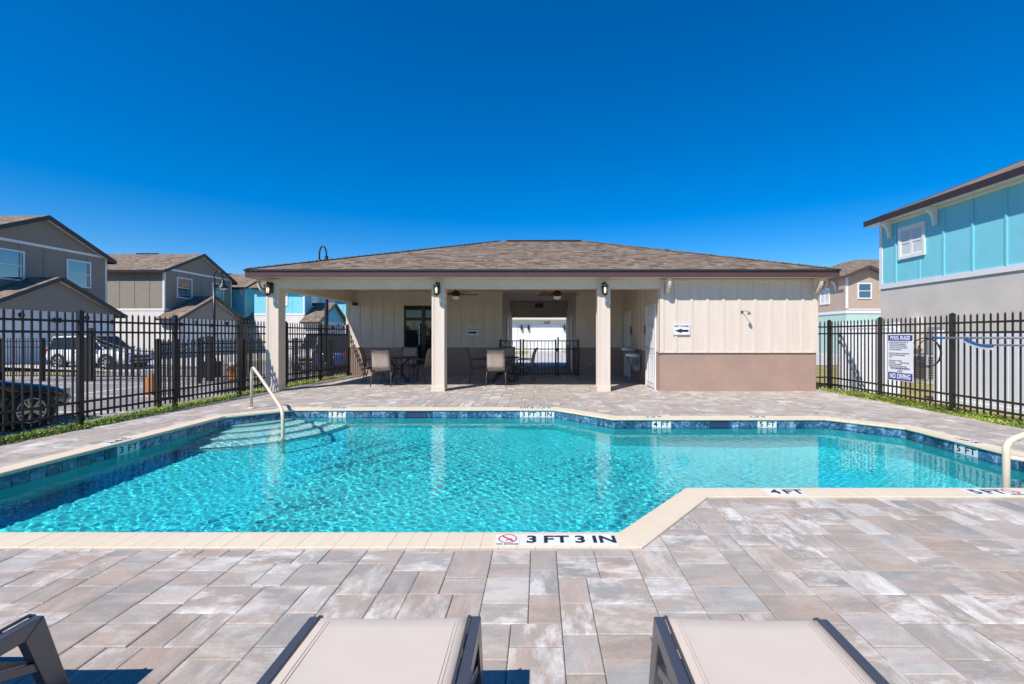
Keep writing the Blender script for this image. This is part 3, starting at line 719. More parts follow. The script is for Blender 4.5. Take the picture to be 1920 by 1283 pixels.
# storefront window behind the tables
wn = MB()
x0, x1, z0, z1 = -4.52, -3.16, .36, 2.33
for a, b in (((x0, z0), (x0 + .06, z1)), ((x1 - .06, z0), (x1, z1)), ((-3.92, z0), (-3.80, z1)), ((x0 + .06, z1 - .06), (-3.92, z1)), ((-3.80, z1 - .06), (x1 - .06, z1)), ((x0 + .06, 1.83), (-3.92, 1.93)), ((-3.80, 1.83), (x1 - .06, 1.93)), ((x0 + .06, z0), (-3.92, z0 + .11)), ((-3.80, z0), (x1 - .06, z0 + .11))):
    wn.box((a[0], YB - .05, a[1]), (b[0], YB + .05, b[1]))
gw = wn.build('glazed_window', mt['black'], PH, bevel=.004)
for a in ((x0 + .06, 1.93, -3.92, z1 - .06), (-3.80, 1.93, x1 - .06, z1 - .06), (x0 + .06, z0 + .11, -3.92, 1.83), (-3.80, z0 + .11, x1 - .06, 1.83)):
    MB().box((a[0], YB - .03, a[1]), (a[2], YB - .02, a[3])).build('pane', mt['glass'], gw)
MB().box((-4.0, YB - .10, 1.0), (-3.985, YB - .085, 1.75)).box((-4.0, YB - .1, 1.02), (-3.985, YB - .04, 1.04)).box((-4.0, YB - .1, 1.7), (-3.985, YB - .04, 1.72)).build('pull_handle', mt['steel'], gw)
MB().box((x0 - .08, YB - .036, WZ), (x0 - .002, YB - .0146, z1 + .002)).box((x0 - .08, YB - .036, z1 + .003), (x1 + .08, YB - .0146, z1 + .08)).box((x1 + .002, YB - .036, WZ), (x1 + .08, YB - .0146, z1 + .002)).build('casing', mt['cream_trim'], gw)
MB().lathe([(.0, -.004), (.035, -.003), (.035, 0)], (-4.38, YB - .03, 1.72), 14, 'y').build('round_sticker', mt['white'], gw)
# side doors
def side_door(y0, y1, X, s, name='door', h=2.03, mat='white', panels=True):
    d = MB().box((min(X, X + s * .02), y0, .02), (max(X, X + s * .02), y1, h)).build(name, mt[mat], PH)
    c = MB(); e = sorted((X, X + s * .034))
    c.box((e[0], y0 - .075, .0), (e[1], y0 - .002, h + .002)).box((e[0], y1 + .002, .0), (e[1], y1 + .075, h + .002)).box((e[0], y0 - .075, h + .003), (e[1], y1 + .075, h + .08))
    c.build('casing', mt['white'], d)
    if panels:
        p = MB(); wd = (y1 - y0)
        for ya, yb in ((.14, .44), (.56, .86)):
            for za, zb in ((.14, .82), (1.0, 1.55), (1.66, 1.9)):
                a_, b_ = y0 + wd * ya, y0 + wd * yb; q = sorted((X + s * .02, X + s * .031))
                for (u0, v0, u1, v1) in ((a_, za, b_, za + .03), (a_, zb - .03, b_, zb), (a_, za + .031, a_ + .03, zb - .031), (b_ - .03, za + .031, b_, zb - .031)):
                    p.box((q[0], u0, v0), (q[1], u1, v1))
        p.build('raised_moulding', mt['white'], d, bevel=.004)
    MB().lathe([(.012, 0), (.012, .05), (.028, .055), (.03, .08), (.0, .09)] if s > 0 else [(.012, 0), (.012, -.05), (.028, -.055), (.03, -.08), (.0, -.09)], (X + s * .02, y1 - .07, 1.0), 10, 'x').build('handle', mt['steel'], d)
    return d
side_door(10.98, 11.82, 2.85, -1); side_door(14.05, 14.85, 2.85, -1)
side_door(16.5, 17.4, 1.235, -1, panels=False); side_door(17.0, 18.3, -1.235, 1, panels=False)
gp = MB().box((2.70, 14.0, .0), (2.84, 14.02, .0)).v  # (kept clear)

# ---- things fixed to the pool house
def lantern(loc, label, group):
    t = thing('wall_lantern', loc, label, 'lantern', group)
    def P(mb, n, m, par=t, **k): return mb.build(n, m, par, local=True, **k) if False else link(n, mb.mesh(n, m), par, local=True)
    P(MB().box((-.045, -.018, -.10), (.045, 0, .12)), 'backplate', mt['black'])
    P(MB().tube([(0, -.01, .06), (0, -.05, .11), (0, -.095, .12), (0, -.12, .10)], .011, 8), 'arm', mt['black'])
    P(MB().lathe([(.0, .13), (.012, .125), (.008, .105), (.02, .09), (.04, .075), (.075, .045), (.078, .035), (.06, .03)], (0, -.12, 0), 8), 'cap', mt['black'])
    fr = MB()
    for k in range(6):
        a = math.pi / 3 * k; fr.bar((.066 * math.cos(a), -.12 + .066 * math.sin(a), .035), (.050 * math.cos(a), -.12 + .050 * math.sin(a), -.12), .009, .009)
    fr.lathe([(.06, -.12), (.058, -.135), (.02, -.15), (.012, -.165), (0, -.17)], (0, -.12, 0), 8)
    P(fr, 'cage', mt['black'])
    P(MB().lathe([(.014, -.10), (.022, -.06), (.026, -.03), (.018, 0), (.0, .02)], (0, -.12, 0), 10), 'bulb', mt['bulb'])
    return t
LG = 'lanterns on the patio columns'
for x, lb in ((-6.32, 'black carriage lantern with warm bulb on the left patio column'), (-2.39, 'black carriage lantern with warm bulb on the middle patio column'), (1.53, 'black carriage lantern with warm bulb on the right patio column')):
    t_ = lantern((x, 10.565, 2.43), lb, LG); t_.scale = (1.15,) * 3
def sign(loc, s, label, right):
    t = thing('restroom_sign', loc, label, 'sign', 'rest room arrow signs')
    pl = link('plate', MB().box((-.2, -.02, -.14), (.2, -.012, .14)).mesh('plate', mt['signwhite']), t, local=True)
    b = MB(); 
    for (a0, c0, a1, c1) in ((-.19, .125, .19, .13), (-.19, -.13, .19, -.125), (-.19, -.125, -.185, .125), (.185, -.125, .19, .125)): b.box((a0, -.0215, c0), (a1, -.0201, c1))
    link('border', b.mesh('border', mt['grey']), t, local=True)
    text('REST ROOMS', .066, mt['black_ink'], t, frame_m((0, -.0215, .065), (1, 0, 0), (0, 0, 1)), bold=.02, sx=.86, local=True)
    k = 1 if right else -1
    ar = MB().prism([(-.165 * k, -.07), (-.165 * k, -.015), (.0, -.015), (.0, .012), (.165 * k, -.0425), (.0, -.097), (.0, -.07)], 'y', -.022, -.0202)
    link('arrow', ar.mesh('arrow', mt['black_ink']), t, local=True)
    return t
sign((3.37, YF - .03, 1.475), 1, 'white rest rooms sign with left arrow on the sunlit cream wing wall', False)
sign((-2.20, YB - .03, 1.47), 1, 'white rest rooms sign with right arrow on the shaded patio back wall', True)
# bi-level drinking fountain on the side wall
t = thing('drinking_fountain', (2.84, 12.9, 0), 'stainless two level drinking fountain on the side wall by the rest room doors', 'fountain')
def basin(y, z, nm):
    mb = MB(); prof = [(-.0, z), (-.42, z), (-.44, z - .03), (-.42, z - .075), (-.10, z - .11), (0, z - .11)]
    mb.prism([(2.84 + a, b) for a, b in prof], 'y', y - .2, y + .2)
    o = mb.build(nm, mt['steel'], t, bevel=.012)
    MB().tube([(2.70, y + .12, z), (2.66, y + .12, z + .05), (2.60, y + .10, z + .055)], .012, 8).build('bubbler', mt['steel'], o)
    return o
basin(13.25, .96, 'basin'); basin(12.72, .82, 'basin')
MB().prism([(2.835, .71), (2.50, .71), (2.70, .33), (2.835, .33)], 'y', 12.55, 12.95).build('housing', mt['grey'], t, bevel=.01)
MB().prism([(2.835, .85), (2.55, .85), (2.72, .5), (2.835, .5)], 'y', 13.05, 13.42).build('housing', mt['steel'], t, bevel=.01)
gr = MB()
for k in range(6): gr.box((2.60, 12.543, .66 - k * .035), (2.80, 12.549, .675 - k * .035))
gr.build('vent_grille', mt['black'], t)
# braille plaques
for y, lb in ((12.0, 'small dark rest room plaque beside the nearer white side door'), (13.85, 'small dark rest room plaque beside the farther white side door')):
    p = MB().box((2.825, y - .075, 1.36), (2.838, y + .075, 1.6)).build('door_plaque', mt['black'], None, bevel=.004); tag(p, lb, 'plaque', 'rest room door plaques')
# ceiling fans
def fan(loc, label, rot):
    t = thing('ceiling_fan', loc, label, 'fan', 'patio ceiling fans'); t.rotation_euler.z = rot
    L = lambda n, mb, m, bev=0: link(n, mb.mesh(n, mt[m]), t, local=True)
    L('downrod', MB().lathe([(.07, .29), (.07, .26), (.02, .22), (.014, .2), (.014, .06)], (0, 0, 0), 12), 'bronze')
    L('motor_housing', MB().lathe([(.03, .09), (.07, .07), (.13, .04), (.14, 0), (.12, -.04), (.07, -.055), (.06, -.075)], (0, 0, 0), 18), 'bronze')
    L('light_bowl', MB().lathe([(.115, -.075), (.118, -.09), (.105, -.13), (.06, -.165), (.0, -.175)], (0, 0, 0), 18), 'frost')
    pr = [(.12, -.03), (.2, -.05), (.30, -.065), (.46, -.075), (.58, -.07), (.64, -.04), (.655, 0), (.64, .04), (.58, .07), (.46, .075), (.30, .065), (.2, .05), (.12, .03)]
    bm_ = MB().prism(pr, 'z', -.006, .006).mesh('blade', mt['wood']); br_ = MB().box((.08, -.02, -.02), (.24, .02, -.007)).mesh('blade_arm', mt['bronze'])
    for k in range(5):
        o = link('blade', bm_, t, local=True); o.matrix_local = Matrix.Rotation(k * 2 * math.pi / 5, 4, 'Z') @ Matrix.Rotation(R(16), 4, 'X') @ Matrix.Translation((0, 0, -.01))
        link('blade_arm', br_, o, local=True)
    return t
fan((-2.36, 12.7, 2.51), 'brown bladed ceiling fan with white light bowl just right of the middle column', .35)
fan((.51, 12.7, 2.51), 'brown bladed ceiling fan with white light bowl in front of the passage', .12)
# outlets, hooks, camera, wall bracket, exit sign
for x, lb in ((-2.73, 'small grey outlet cover low on the stucco between the tables'), (1.71, 'small grey outlet cover low on the stucco right of the passage gate')):
    o = MB().box((x - .04, YB - .03, .34), (x + .04, YB - .001, .46)).build('outlet_cover', mt['grey'], None, bevel=.008); tag(o, lb, 'outlet', 'outlet covers on the stucco')
o = MB().box((-1.98, YB - .024, 2.24), (-1.76, YB - .0146, 2.28)).tube([(-1.96, YB - .02, 2.26), (-1.96, YB - .06, 2.25)], .016, 8).tube([(-1.78, YB - .02, 2.26), (-1.78, YB - .06, 2.25)], .016, 8).build('wall_hook', mt['cream_trim']); tag(o, 'small double wall hook above the right arrow rest rooms sign', 'hook')
o = MB().box((-6.16, 14.72, 2.32), (-6.02, 14.9, 2.42)).lathe([(.03, -.03), (.03, 0)], (-6.09, 14.72, 2.37), 10, 'y').build('security_camera', mt['black'], None, bevel=.01); tag(o, 'small black security camera under the left patio beam', 'camera')
t = thing('wall_spotlight', (4.80, YF - .02, 1.88), 'small bronze arm light alone on the sunlit cream wing wall', 'wall light')
MB().lathe([(.032, -.012), (.032, 0)], (4.81, YF - .015, 1.88), 14, 'y').build('backplate', mt['taupe_metal'], t)
MB().tube([(4.81, YF - .02, 1.88), (4.84, YF - .08, 1.90), (4.87, YF - .15, 1.895), (4.89, YF - .19, 1.875)], .0065, 8).build('arm', mt['taupe_metal'], t)
MB().lathe([(.010, .02), (.022, .01), (.036, -.03), (.042, -.055), (.038, -.055)], (4.895, YF - .20, 1.865), 14).build('lamp_shade', mt['taupe_metal'], t)
t = thing('exit_sign', (.0, 19.38, 2.6), 'dark exit sign on the header deep in the passage', 'sign')
MB().box((-.17, 19.34, 2.55), (.17, 19.395, 2.73)).build('housing', mt['bronze'], t); text('EXIT', .13, mt['red_ink'], t, frame_m((0, 19.338, 2.64), (1, 0, 0), (0, 0, 1)), bold=.02)
# passage gate
t = thing('passage_gate', (0, YB - .1, 0), 'black picket gate with side panels closing the passage', 'gate')
yg = 14.92
def gpost(x, w_=.05, h=1.2): MB().box((x - w_ / 2, yg - w_ / 2, 0), (x + w_ / 2, yg + w_ / 2, h)).build('post', mt['iron'], t)
for x, h in ((-1.29, 1.2), (-.62, 1.2), (-.53, 1.2), (.55, 1.2), (.63, 1.27), (1.29, 1.2)): gpost(x, .055, h)
pk = MB().box((-.009, -.009, .06), (.009, .009, 1.16)).mesh('picket', mt['iron'])
for a, b in ((-1.29, -.62), (-.53, .55), (.63, 1.29)):
    for z in (.06, .88, 1.15): MB().box((a + .028, yg - .016, z - .016), (b - .028, yg + .016, z + .016)).build('rail', mt['iron'], t)
    k = int((b - a) / .112)
    for i in range(1, k):
        o = link('picket', pk, t, local=True); o.location = (a + (b - a) * i / k, .02, 0)
MB().box((.52, yg - .06, .80), (.66, yg - .03, .92)).build('latch', mt['iron'], t)
# ================================================================== IRON FENCES
def iron_fence(name, pts, label, post_sp, sp=.1, H=1.72, rails=(.16, .318, 1.386, 1.55), pw=.064, cat='fence', first=True, last=True, base=lambda x, y: 0.0, prefix=None, tip=1.70, curve=None):
    t = thing(name, (*pts[0], base(*pts[0])), label, cat)
    pk = MB(); a = .0095; tz = tip
    pk.box((-a, -a, .07), (a, a, tz - .035)); pk.add([(-a, -a, tz - .035), (a, -a, tz - .035), (a, a, tz - .035), (-a, a, tz - .035), (0, 0, tz)], [(0, 1, 4), (1, 2, 4), (2, 3, 4), (3, 0, 4)])
    pm_ = pk.mesh('picket', mt['iron'])
    po = MB().box((-pw / 2, -pw / 2, -.3), (pw / 2, pw / 2, H - .02)); po.add([(-pw / 2 - .004, -pw / 2 - .004, H - .02), (pw / 2 + .004, -pw / 2 - .004, H - .02), (pw / 2 + .004, pw / 2 + .004, H - .02), (-pw / 2 - .004, pw / 2 + .004, H - .02), (0, 0, H + .012)], [(0, 1, 2, 3), (0, 1, 4), (1, 2, 4), (2, 3, 4), (3, 0, 4)])
    pom = po.mesh('post', mt['iron']); root = Vector(t.location)
    for i, (p, q) in enumerate(zip(pts, pts[1:])):
        p = Vector(p); q = Vector(q); d = q - p; L = d.length; k = max(1, int(round(L / post_sp))); ang = math.atan2(d.y, d.x)
        for j in range(k + 1):
            if j == 0 and i > 0: continue
            if i == 0 and j == 0 and not first: continue
            if i == len(pts) - 2 and j == k and not last: continue
            x = p + d * j / k; o = link('post', pom, t, local=True); o.location = Vector((x.x, x.y, base(x.x, x.y))) - root; o.rotation_euler.z = ang
        for j in range(k):
            A_, B_ = p + d * j / k, p + d * (j + 1) / k; za, zb = base(*A_), base(*B_)
            for z in rails: MB().bar((A_.x, A_.y, za + z), (B_.x, B_.y, zb + z), .026, .034).build('rail', mt['iron'], t)
            m_ = int(round((B_ - A_).length / sp))
            for i2 in range(1, m_):
                x = A_ + (B_ - A_) * i2 / m_; o = link('picket', pm_, t, local=True); o.location = Vector((x.x, x.y, base(x.x, x.y))) - root; o.rotation_euler.z = ang
    return t
LX = lambda y: -6.4 - .071 * (15 - y)
iron_fence('iron_fence', [(LX(3.55), 3.55), (LX(14.97), 14.97)], 'tall black iron picket fence along the left side of the pool deck', 1.57, .1, base=lambda x, y: -.02)
iron_fence('iron_fence', [(6.66, 10.98), (7.12, 11.0), (7.12, 5.84 - 1.4)], 'tall black iron picket fence holding the pool rules sign on the right', 1.72, .112, base=lambda x, y: -.02)
low = dict(H=1.55, tip=1.56, rails=(.12, 1.2, 1.42), sp=.11)
zb = lambda x, y: -.31
iron_fence('low_fence', [(-20.5, 17.0), (-17.2, 17.0)], 'lower black picket fence at the far left across the parking lot', 1.8, base=zb, pw=.12, **low)
iron_fence('low_fence', [(-12.3, 16.2), (-9.7, 17.9), (-6.9, 17.9)], 'lower black picket fence behind the left patio column', 1.6, base=zb, pw=.12, **low)
iron_fence('low_fence', [(-9.1, 10.7), (-8.35, 12.6), (-8.3, 17.8)], 'lower black picket fence running just outside the tall left fence', 1.7, base=zb, pw=.10, **low)
# drive gate with a dipping top rail
t = thing('drive_gate', (-14.8, 17, -.31), 'black double drive gate with a dipping curved top rail before the silver car', 'gate')
for x in (-17.2 + .16, -12.5): MB().box((x - .09, 16.95, -.42), (x + .09, 17.13, 1.62 if x < -15 else 1.3)).build('post', mt['iron'], t)
gz = lambda x: .72 + .62 * abs((x + 14.77) / 2.27) ** 1.8
xs = np.linspace(-17.0, -12.55, 27)
MB().tube([(x, 17.04, gz(x)) for x in xs], .022, 6).build('top_rail', mt['iron'], t); MB().tube([(x, 17.04, gz(x) - .16) for x in xs], .018, 6).build('rail', mt['iron'], t)
for z in (-.22, .1): MB().box((-16.98, 17.02, z - .02), (-12.58, 17.06, z + .02)).build('rail', mt['iron'], t)
for x in np.linspace(-16.9, -12.65, 38): MB().box((x - .01, 17.03, -.24), (x + .01, 17.05, gz(x) + .12)).build('picket', mt['iron'], t)

# grass along the fences
def blades(name, n, fx, label_kind, seed, hmin=.05, hmax=.16):
    rg = random.Random(seed); mb = MB()
    for i in range(n):
        x, y, z = fx(rg); h = rg.uniform(hmin, hmax); a = rg.uniform(0, 6.28); b = rg.uniform(-.07, .07); c = rg.uniform(-.07, .07); wd = rg.uniform(.004, .009) * (1 if y < 11 else 1.8)
        dx, dy = wd * math.cos(a), wd * math.sin(a)
        mb.add([(x - dx, y - dy, z - .01), (x + dx, y + dy, z - .01), (x + dx * .7 + b * .4, y + dy * .7 + c * .4, z + h * .6), (x - dx * .7 + b * .4, y - dy * .7 + c * .4, z + h * .6), (x + b, y + c, z + h)], [(0, 1, 2, 3), (3, 2, 4)])
    me = mb.mesh(name, mt['grass'], fix=False); o = link(name, me, kind='stuff'); return tag(o, label_kind, 'grass')
def gl(rg):
    y = 3.6 + 11.2 * rg.random() ** 1.25; x = -6.40 - rg.random() ** 1.3 * (1.5 if y < 10 else 1.0); return x, y, (-.03 - .06 * (-6.4 - x) if x > -7.2 else -.08 - .2556 * (-7.2 - x))
blades('grass', 17000, gl, 'bright green grass along the foot of the left iron fence', 1, .015, .07)
def gr_(rg):
    y = 5.0 + 6.0 * rg.random(); x = 6.86 + rg.random() ** 1.6 * .75; return x, y, -.035
blades('grass', 11000, gr_, 'green grass along the foot of the right iron fence', 2, .015, .075)
def weeds(name, n, fx, label, seed):
    rg = random.Random(seed); mb = MB()
    for i in range(n):
        x, y, z = fx(rg); z += rg.uniform(.02, .13); a = rg.uniform(0, 6.28); s = rg.uniform(.012, .03); d = Vector((math.cos(a), math.sin(a), rg.uniform(-.3, .5))) * s; e = Vector((-math.sin(a), math.cos(a), rg.uniform(-.2, .3))) * s * .45; p = Vector((x, y, z))
        mb.add([p, p + d * .5 + e, p + d, p + d * .5 - e], [(0, 1, 2, 3)])
    return tag(link(name, mb.mesh(name, mt['grass'], fix=False), kind='stuff'), label, 'weeds')
weeds('leafy_weeds', 3500, lambda rg: (6.90 + rg.random() ** 1.5 * .4, 9.2 + rg.gauss(0, .9), -.03), 'leafy weeds at the deck edge by the right fence', 5)
weeds('leafy_weeds', 2500, lambda rg: (-6.5 - rg.random() * .5, 8.3 + rg.gauss(0, 1.2), -.04), 'leafy weeds at the deck edge by the left fence', 6)

# pool rules sign on the right fence, facing the pool
t = thing('pool_rules_sign', (7.06, 8.80, .75), 'white and blue pool rules sign hung on the right iron fence', 'sign')
X0 = 7.085; yc, zc = 8.79, .885; sw, sh_ = .62, .92
nose = MB().box((X0 - .006, yc - sw / 2, zc - sh_ / 2), (X0, yc + sw / 2, zc + sh_ / 2)).build('plate', mt['signwhite'], t, bevel=.002)
MB().box((X0 - .0085, yc - sw / 2 + .015, zc + sh_ / 2 - .13), (X0 - .0065, yc + sw / 2 - .015, zc + sh_ / 2 - .02)).build('header_band', mt['blue_ink'], t)
MB().box((X0 - .0085, yc - sw / 2 + .015, zc - sh_ / 2 + .015), (X0 - .0065, yc + sw / 2 - .015, zc - sh_ / 2 + .16)).build('footer_band', mt['blue_ink'], t)
SX, SY = (0, -1, 0), (0, 0, 1)
def st(s, z, size, m, align='CENTER', x=0, bold=.0, sx=1): text(s, size, mt[m], t, frame_m((X0 - .0095, yc - x, zc + z), SX, SY), bold=bold, align=align, sx=sx)
st('POOL RULES', sh_ / 2 - .078, .098, 'signwhite', bold=.03, sx=.86); st('NO DIVING', -sh_ / 2 + .085, .135, 'signwhite', bold=.03, sx=.72)
ln = ['1. NO FOOD OR BEVERAGES IN THE POOL OR', '   ON POOL WET DECK. COMMERCIALLY', '   BOTTLED WATER IN PLASTIC BOTTLES IS', '   ALLOWED ON THE POOL WET DECK FOR', '   POOL PATRON HYDRATION.', '', '2. NO GLASS OR ANIMALS IN THE FENCED POOL', '   AREA (OR 50 FEET FROM UNFENCED', '   UNFENCED POOL).'.replace('UNFENCED POOL).', 'POOL).'), '', '3. BATHING LOAD: 22 PERSONS.', '4. POOL HOURS:', '5. SHOWER BEFORE ENTERING.', '6. DO NOT SWALLOW THE POOL WATER.']
for i, s in enumerate(ln):
    if s: st(s, .30 - i * .0365, .027, 'navy_text', 'LEFT', -.285, .004, .86)
text('DAWN TO DUSK', .033, mt['oldwood'], t, frame_m((X0 - .0096, yc - .0, zc + .30 - 11 * .0365), SX, SY), bold=.03, align='LEFT', sx=.85)
st('POOL MAXIMUM DEPTH', -.215, .052, 'navy_text', bold=.008, sx=.82); st('5 FEET', -.268, .045, 'navy_text', bold=.006)

# cleaning poles and hose hung on the fence
t = thing('pole_brush', (7.05, 7, 1.1), 'blue and white pool brush on a long pole hung on the right fence', 'brush')
MB().tube([(7.06, 7.16, 1.165), (7.06, 4.2, 1.175)], .015, 8).build('pole', mt['pole'], t)
k_ = 10; hb = MB(); br = MB()
for i in range(k_):
    y0_, y1_ = 7.42 - i * .045, 7.42 - (i + 1) * .045; z0_, z1_ = [1.255 - .115 * (1 - ((yy - 7.42) / -.45 - 1) ** 2) for yy in (y0_, y1_)]
    hb.bar((7.05, y0_, z0_), (7.05, y1_, z1_), .04, .035); br.bar((7.05, y0_, z0_ - .033), (7.05, y1_, z1_ - .033), .035, .035)
hb.build('brush_back', mt['blueplastic'], t); br.build('bristles', mt['bristle'], t)
t = thing('telescopic_pole', (7.05, 6, 1.28), 'long blue grey telescopic pole hung level on the right fence', 'pole')
MB().tube([(7.05, 8.0, 1.275), (7.05, 4.0, 1.285)], .017, 8).build('tube', mt['pole'], t); MB().tube([(7.05, 8.03, 1.275), (7.05, 7.8, 1.275)], .021, 8).build('grip', mt['blueplastic'], t)
hs_ = MB()
for q, (yc2, rz2, ry2) in enumerate(((8.32, .27, .34), (8.27, .25, .24))):
    hs_.tube([(7.17 + .02 * q, yc2 + ry2 * math.cos(a), 1.0 + rz2 * math.sin(a)) for a in np.linspace(.3, 6.1, 26)], .0095, 6)
tag(hs_.build('hose', mt['hose']), 'dark blue hose looped over the right fence by the pole end', 'hose')

# ================================================================== VINYL FENCES
def vinyl(p, q, H, zb_, label):
    p = Vector(p); q = Vector(q); d = q - p; L = d.length; u = d.normalized(); t = thing('vinyl_fence', (p.x, p.y, zb_), label, 'fence', None)
    k = int(L / .155); P3 = lambda s, z: (p.x + u.x * s, p.y + u.y * s, z)
    for i in range(k):
        MB().bar(P3(i * L / k + .004, zb_ + (H - zb_) / 2), P3((i + 1) * L / k - .004, zb_ + (H - zb_) / 2), .03, H - zb_ - .16).build('board', mt['vinyl'], t, bevel=.006)
    for z in (zb_ + .06, H - .06): MB().bar(P3(0, z), P3(L, z), .05, .12).build('rail', mt['vinyl'], t, bevel=.006)
    for s in (-.06, L + .06): MB().bar(P3(s, zb_ - .1), P3(s, H + .03), .12, .12).build('post', mt['vinyl'], t, bevel=.01)
vinyl((7.33, 10.75), (8.42, 10.65), 1.60, -.05, 'white vinyl privacy fence behind the pool rules sign')
vinyl((8.1, 9.02), (8.3, 4.3), 1.39, -.05, 'white vinyl privacy fence behind the hanging pool poles')

# ================================================================== HOUSES
def roofmesh(mb, quads):
    for q in quads: mb.add(q, [tuple(range(len(q)))])
def uv_planar(me):
    uvl = me.uv_layers.new(name='UVMap'); 
    for p in me.polygons:
        n_ = p.normal; ax = Vector((0, 0, 1)).cross(n_)
        ax = ax.normalized() if ax.length > .05 else Vector((1, 0, 0)); ay = n_.cross(ax)
        for li in p.loop_indices:
            co = me.vertices[me.loops[li].vertex_index].co; uvl.data[li].uv = (co.dot(ax), co.dot(ay))
def roof_part(name, quads, parent, th=.05, m='shingle_far'):
    mb = MB()
    for q in quads: mb.add(q, [tuple(range(len(q)))])
    me = mb.mesh(name, mt[m], fix=False)
    bm = bmesh.new(); bm.from_mesh(me)
    for f in bm.faces:
        f.normal_update()
        if f.normal.z < 0: f.normal_flip()
    bm.to_mesh(me); bm.free(); uv_planar(me)
    o = link(name, me, parent); md = o.modifiers.new('thick', 'SOLIDIFY'); md.thickness = th; md.offset = -1; return o
uv_planar(roof.data)
def window_x(parent, X, s, y0, y1, z0, z1, shutters=False, frame='white'):      # wall plane X facing s
    f = MB(); t_ = .09; a, b = sorted((X, X + s * .05))
    f.box((a, y0 - t_, z0 - t_), (b, y0, z1 + t_)).box((a, y1, z0 - t_), (b, y1 + t_, z1 + t_)).box((a, y0, z1), (b, y1, z1 + t_)).box((a, y0, z0 - t_), (b, y1, z0))
    wn = f.build('window', mt[frame], parent)
    if shutters:
        yy = (y0 + y1) / 2
        for u0, u1 in ((y0, yy - .01), (yy + .01, y1)):
            g = MB(); c, d = sorted((X + s * .01, X + s * .03))
            g.box((c, u0, z0), (d, u0 + .04, z1)).box((c, u1 - .04, z0), (d, u1, z1)).box((c, u0 + .041, z0), (d, u1 - .041, z0 + .05)).box((c, u0 + .041, z1 - .05), (d, u1 - .041, z1)).box((c, u0 + .041, (z0 + z1) / 2 - .025), (d, u1 - .041, (z0 + z1) / 2 + .025))
            so = g.build('shutter', mt['white'], wn); k = int((z1 - z0) / .05); lv = MB()
            for i in range(k):
                z = z0 + (z1 - z0) * (i + .5) / k; lv.add([(X + s * .005, u0 + .041, z + .030), (X + s * .005, u1 - .041, z + .030), (X + s * .022, u1 - .041, z - .026), (X + s * .022, u0 + .041, z - .026)], [(0, 1, 2, 3)])
            lv.mesh
            me = lv.mesh('louvres', mt['white'], fix=False); o = link('louvres', me, wn, kind='stuff')
    else:
        c, d = sorted((X + s * .008, X + s * .014)); MB().box((c, y0, z0), (d, y1, z1)).build('pane', mt['wglass'], wn)
        c, d = sorted((X + s * .015, X + s * .035)); MB().box((c, y0, (z0 + z1) / 2 - .025), (d, y1, (z0 + z1) / 2 + .025)).build('sash_rail', mt[frame], wn)
    return wn
def window_y(parent, Y, x0, x1, z0, z1, shutters=False):     # faces -Y
    w_ = window_x(None, 0, -1, 0, x1 - x0, 0, z1 - z0, shutters)
    m_ = Matrix.Translation((x1, Y, z0)) @ Matrix.Rotation(R(90), 4, 'Z')
    for o in [w_] + list(w_.children): o.data.transform(m_)
    w_.parent = parent; w_.matrix_parent_inverse = Matrix.Translation(-WORLD(parent)); return w_
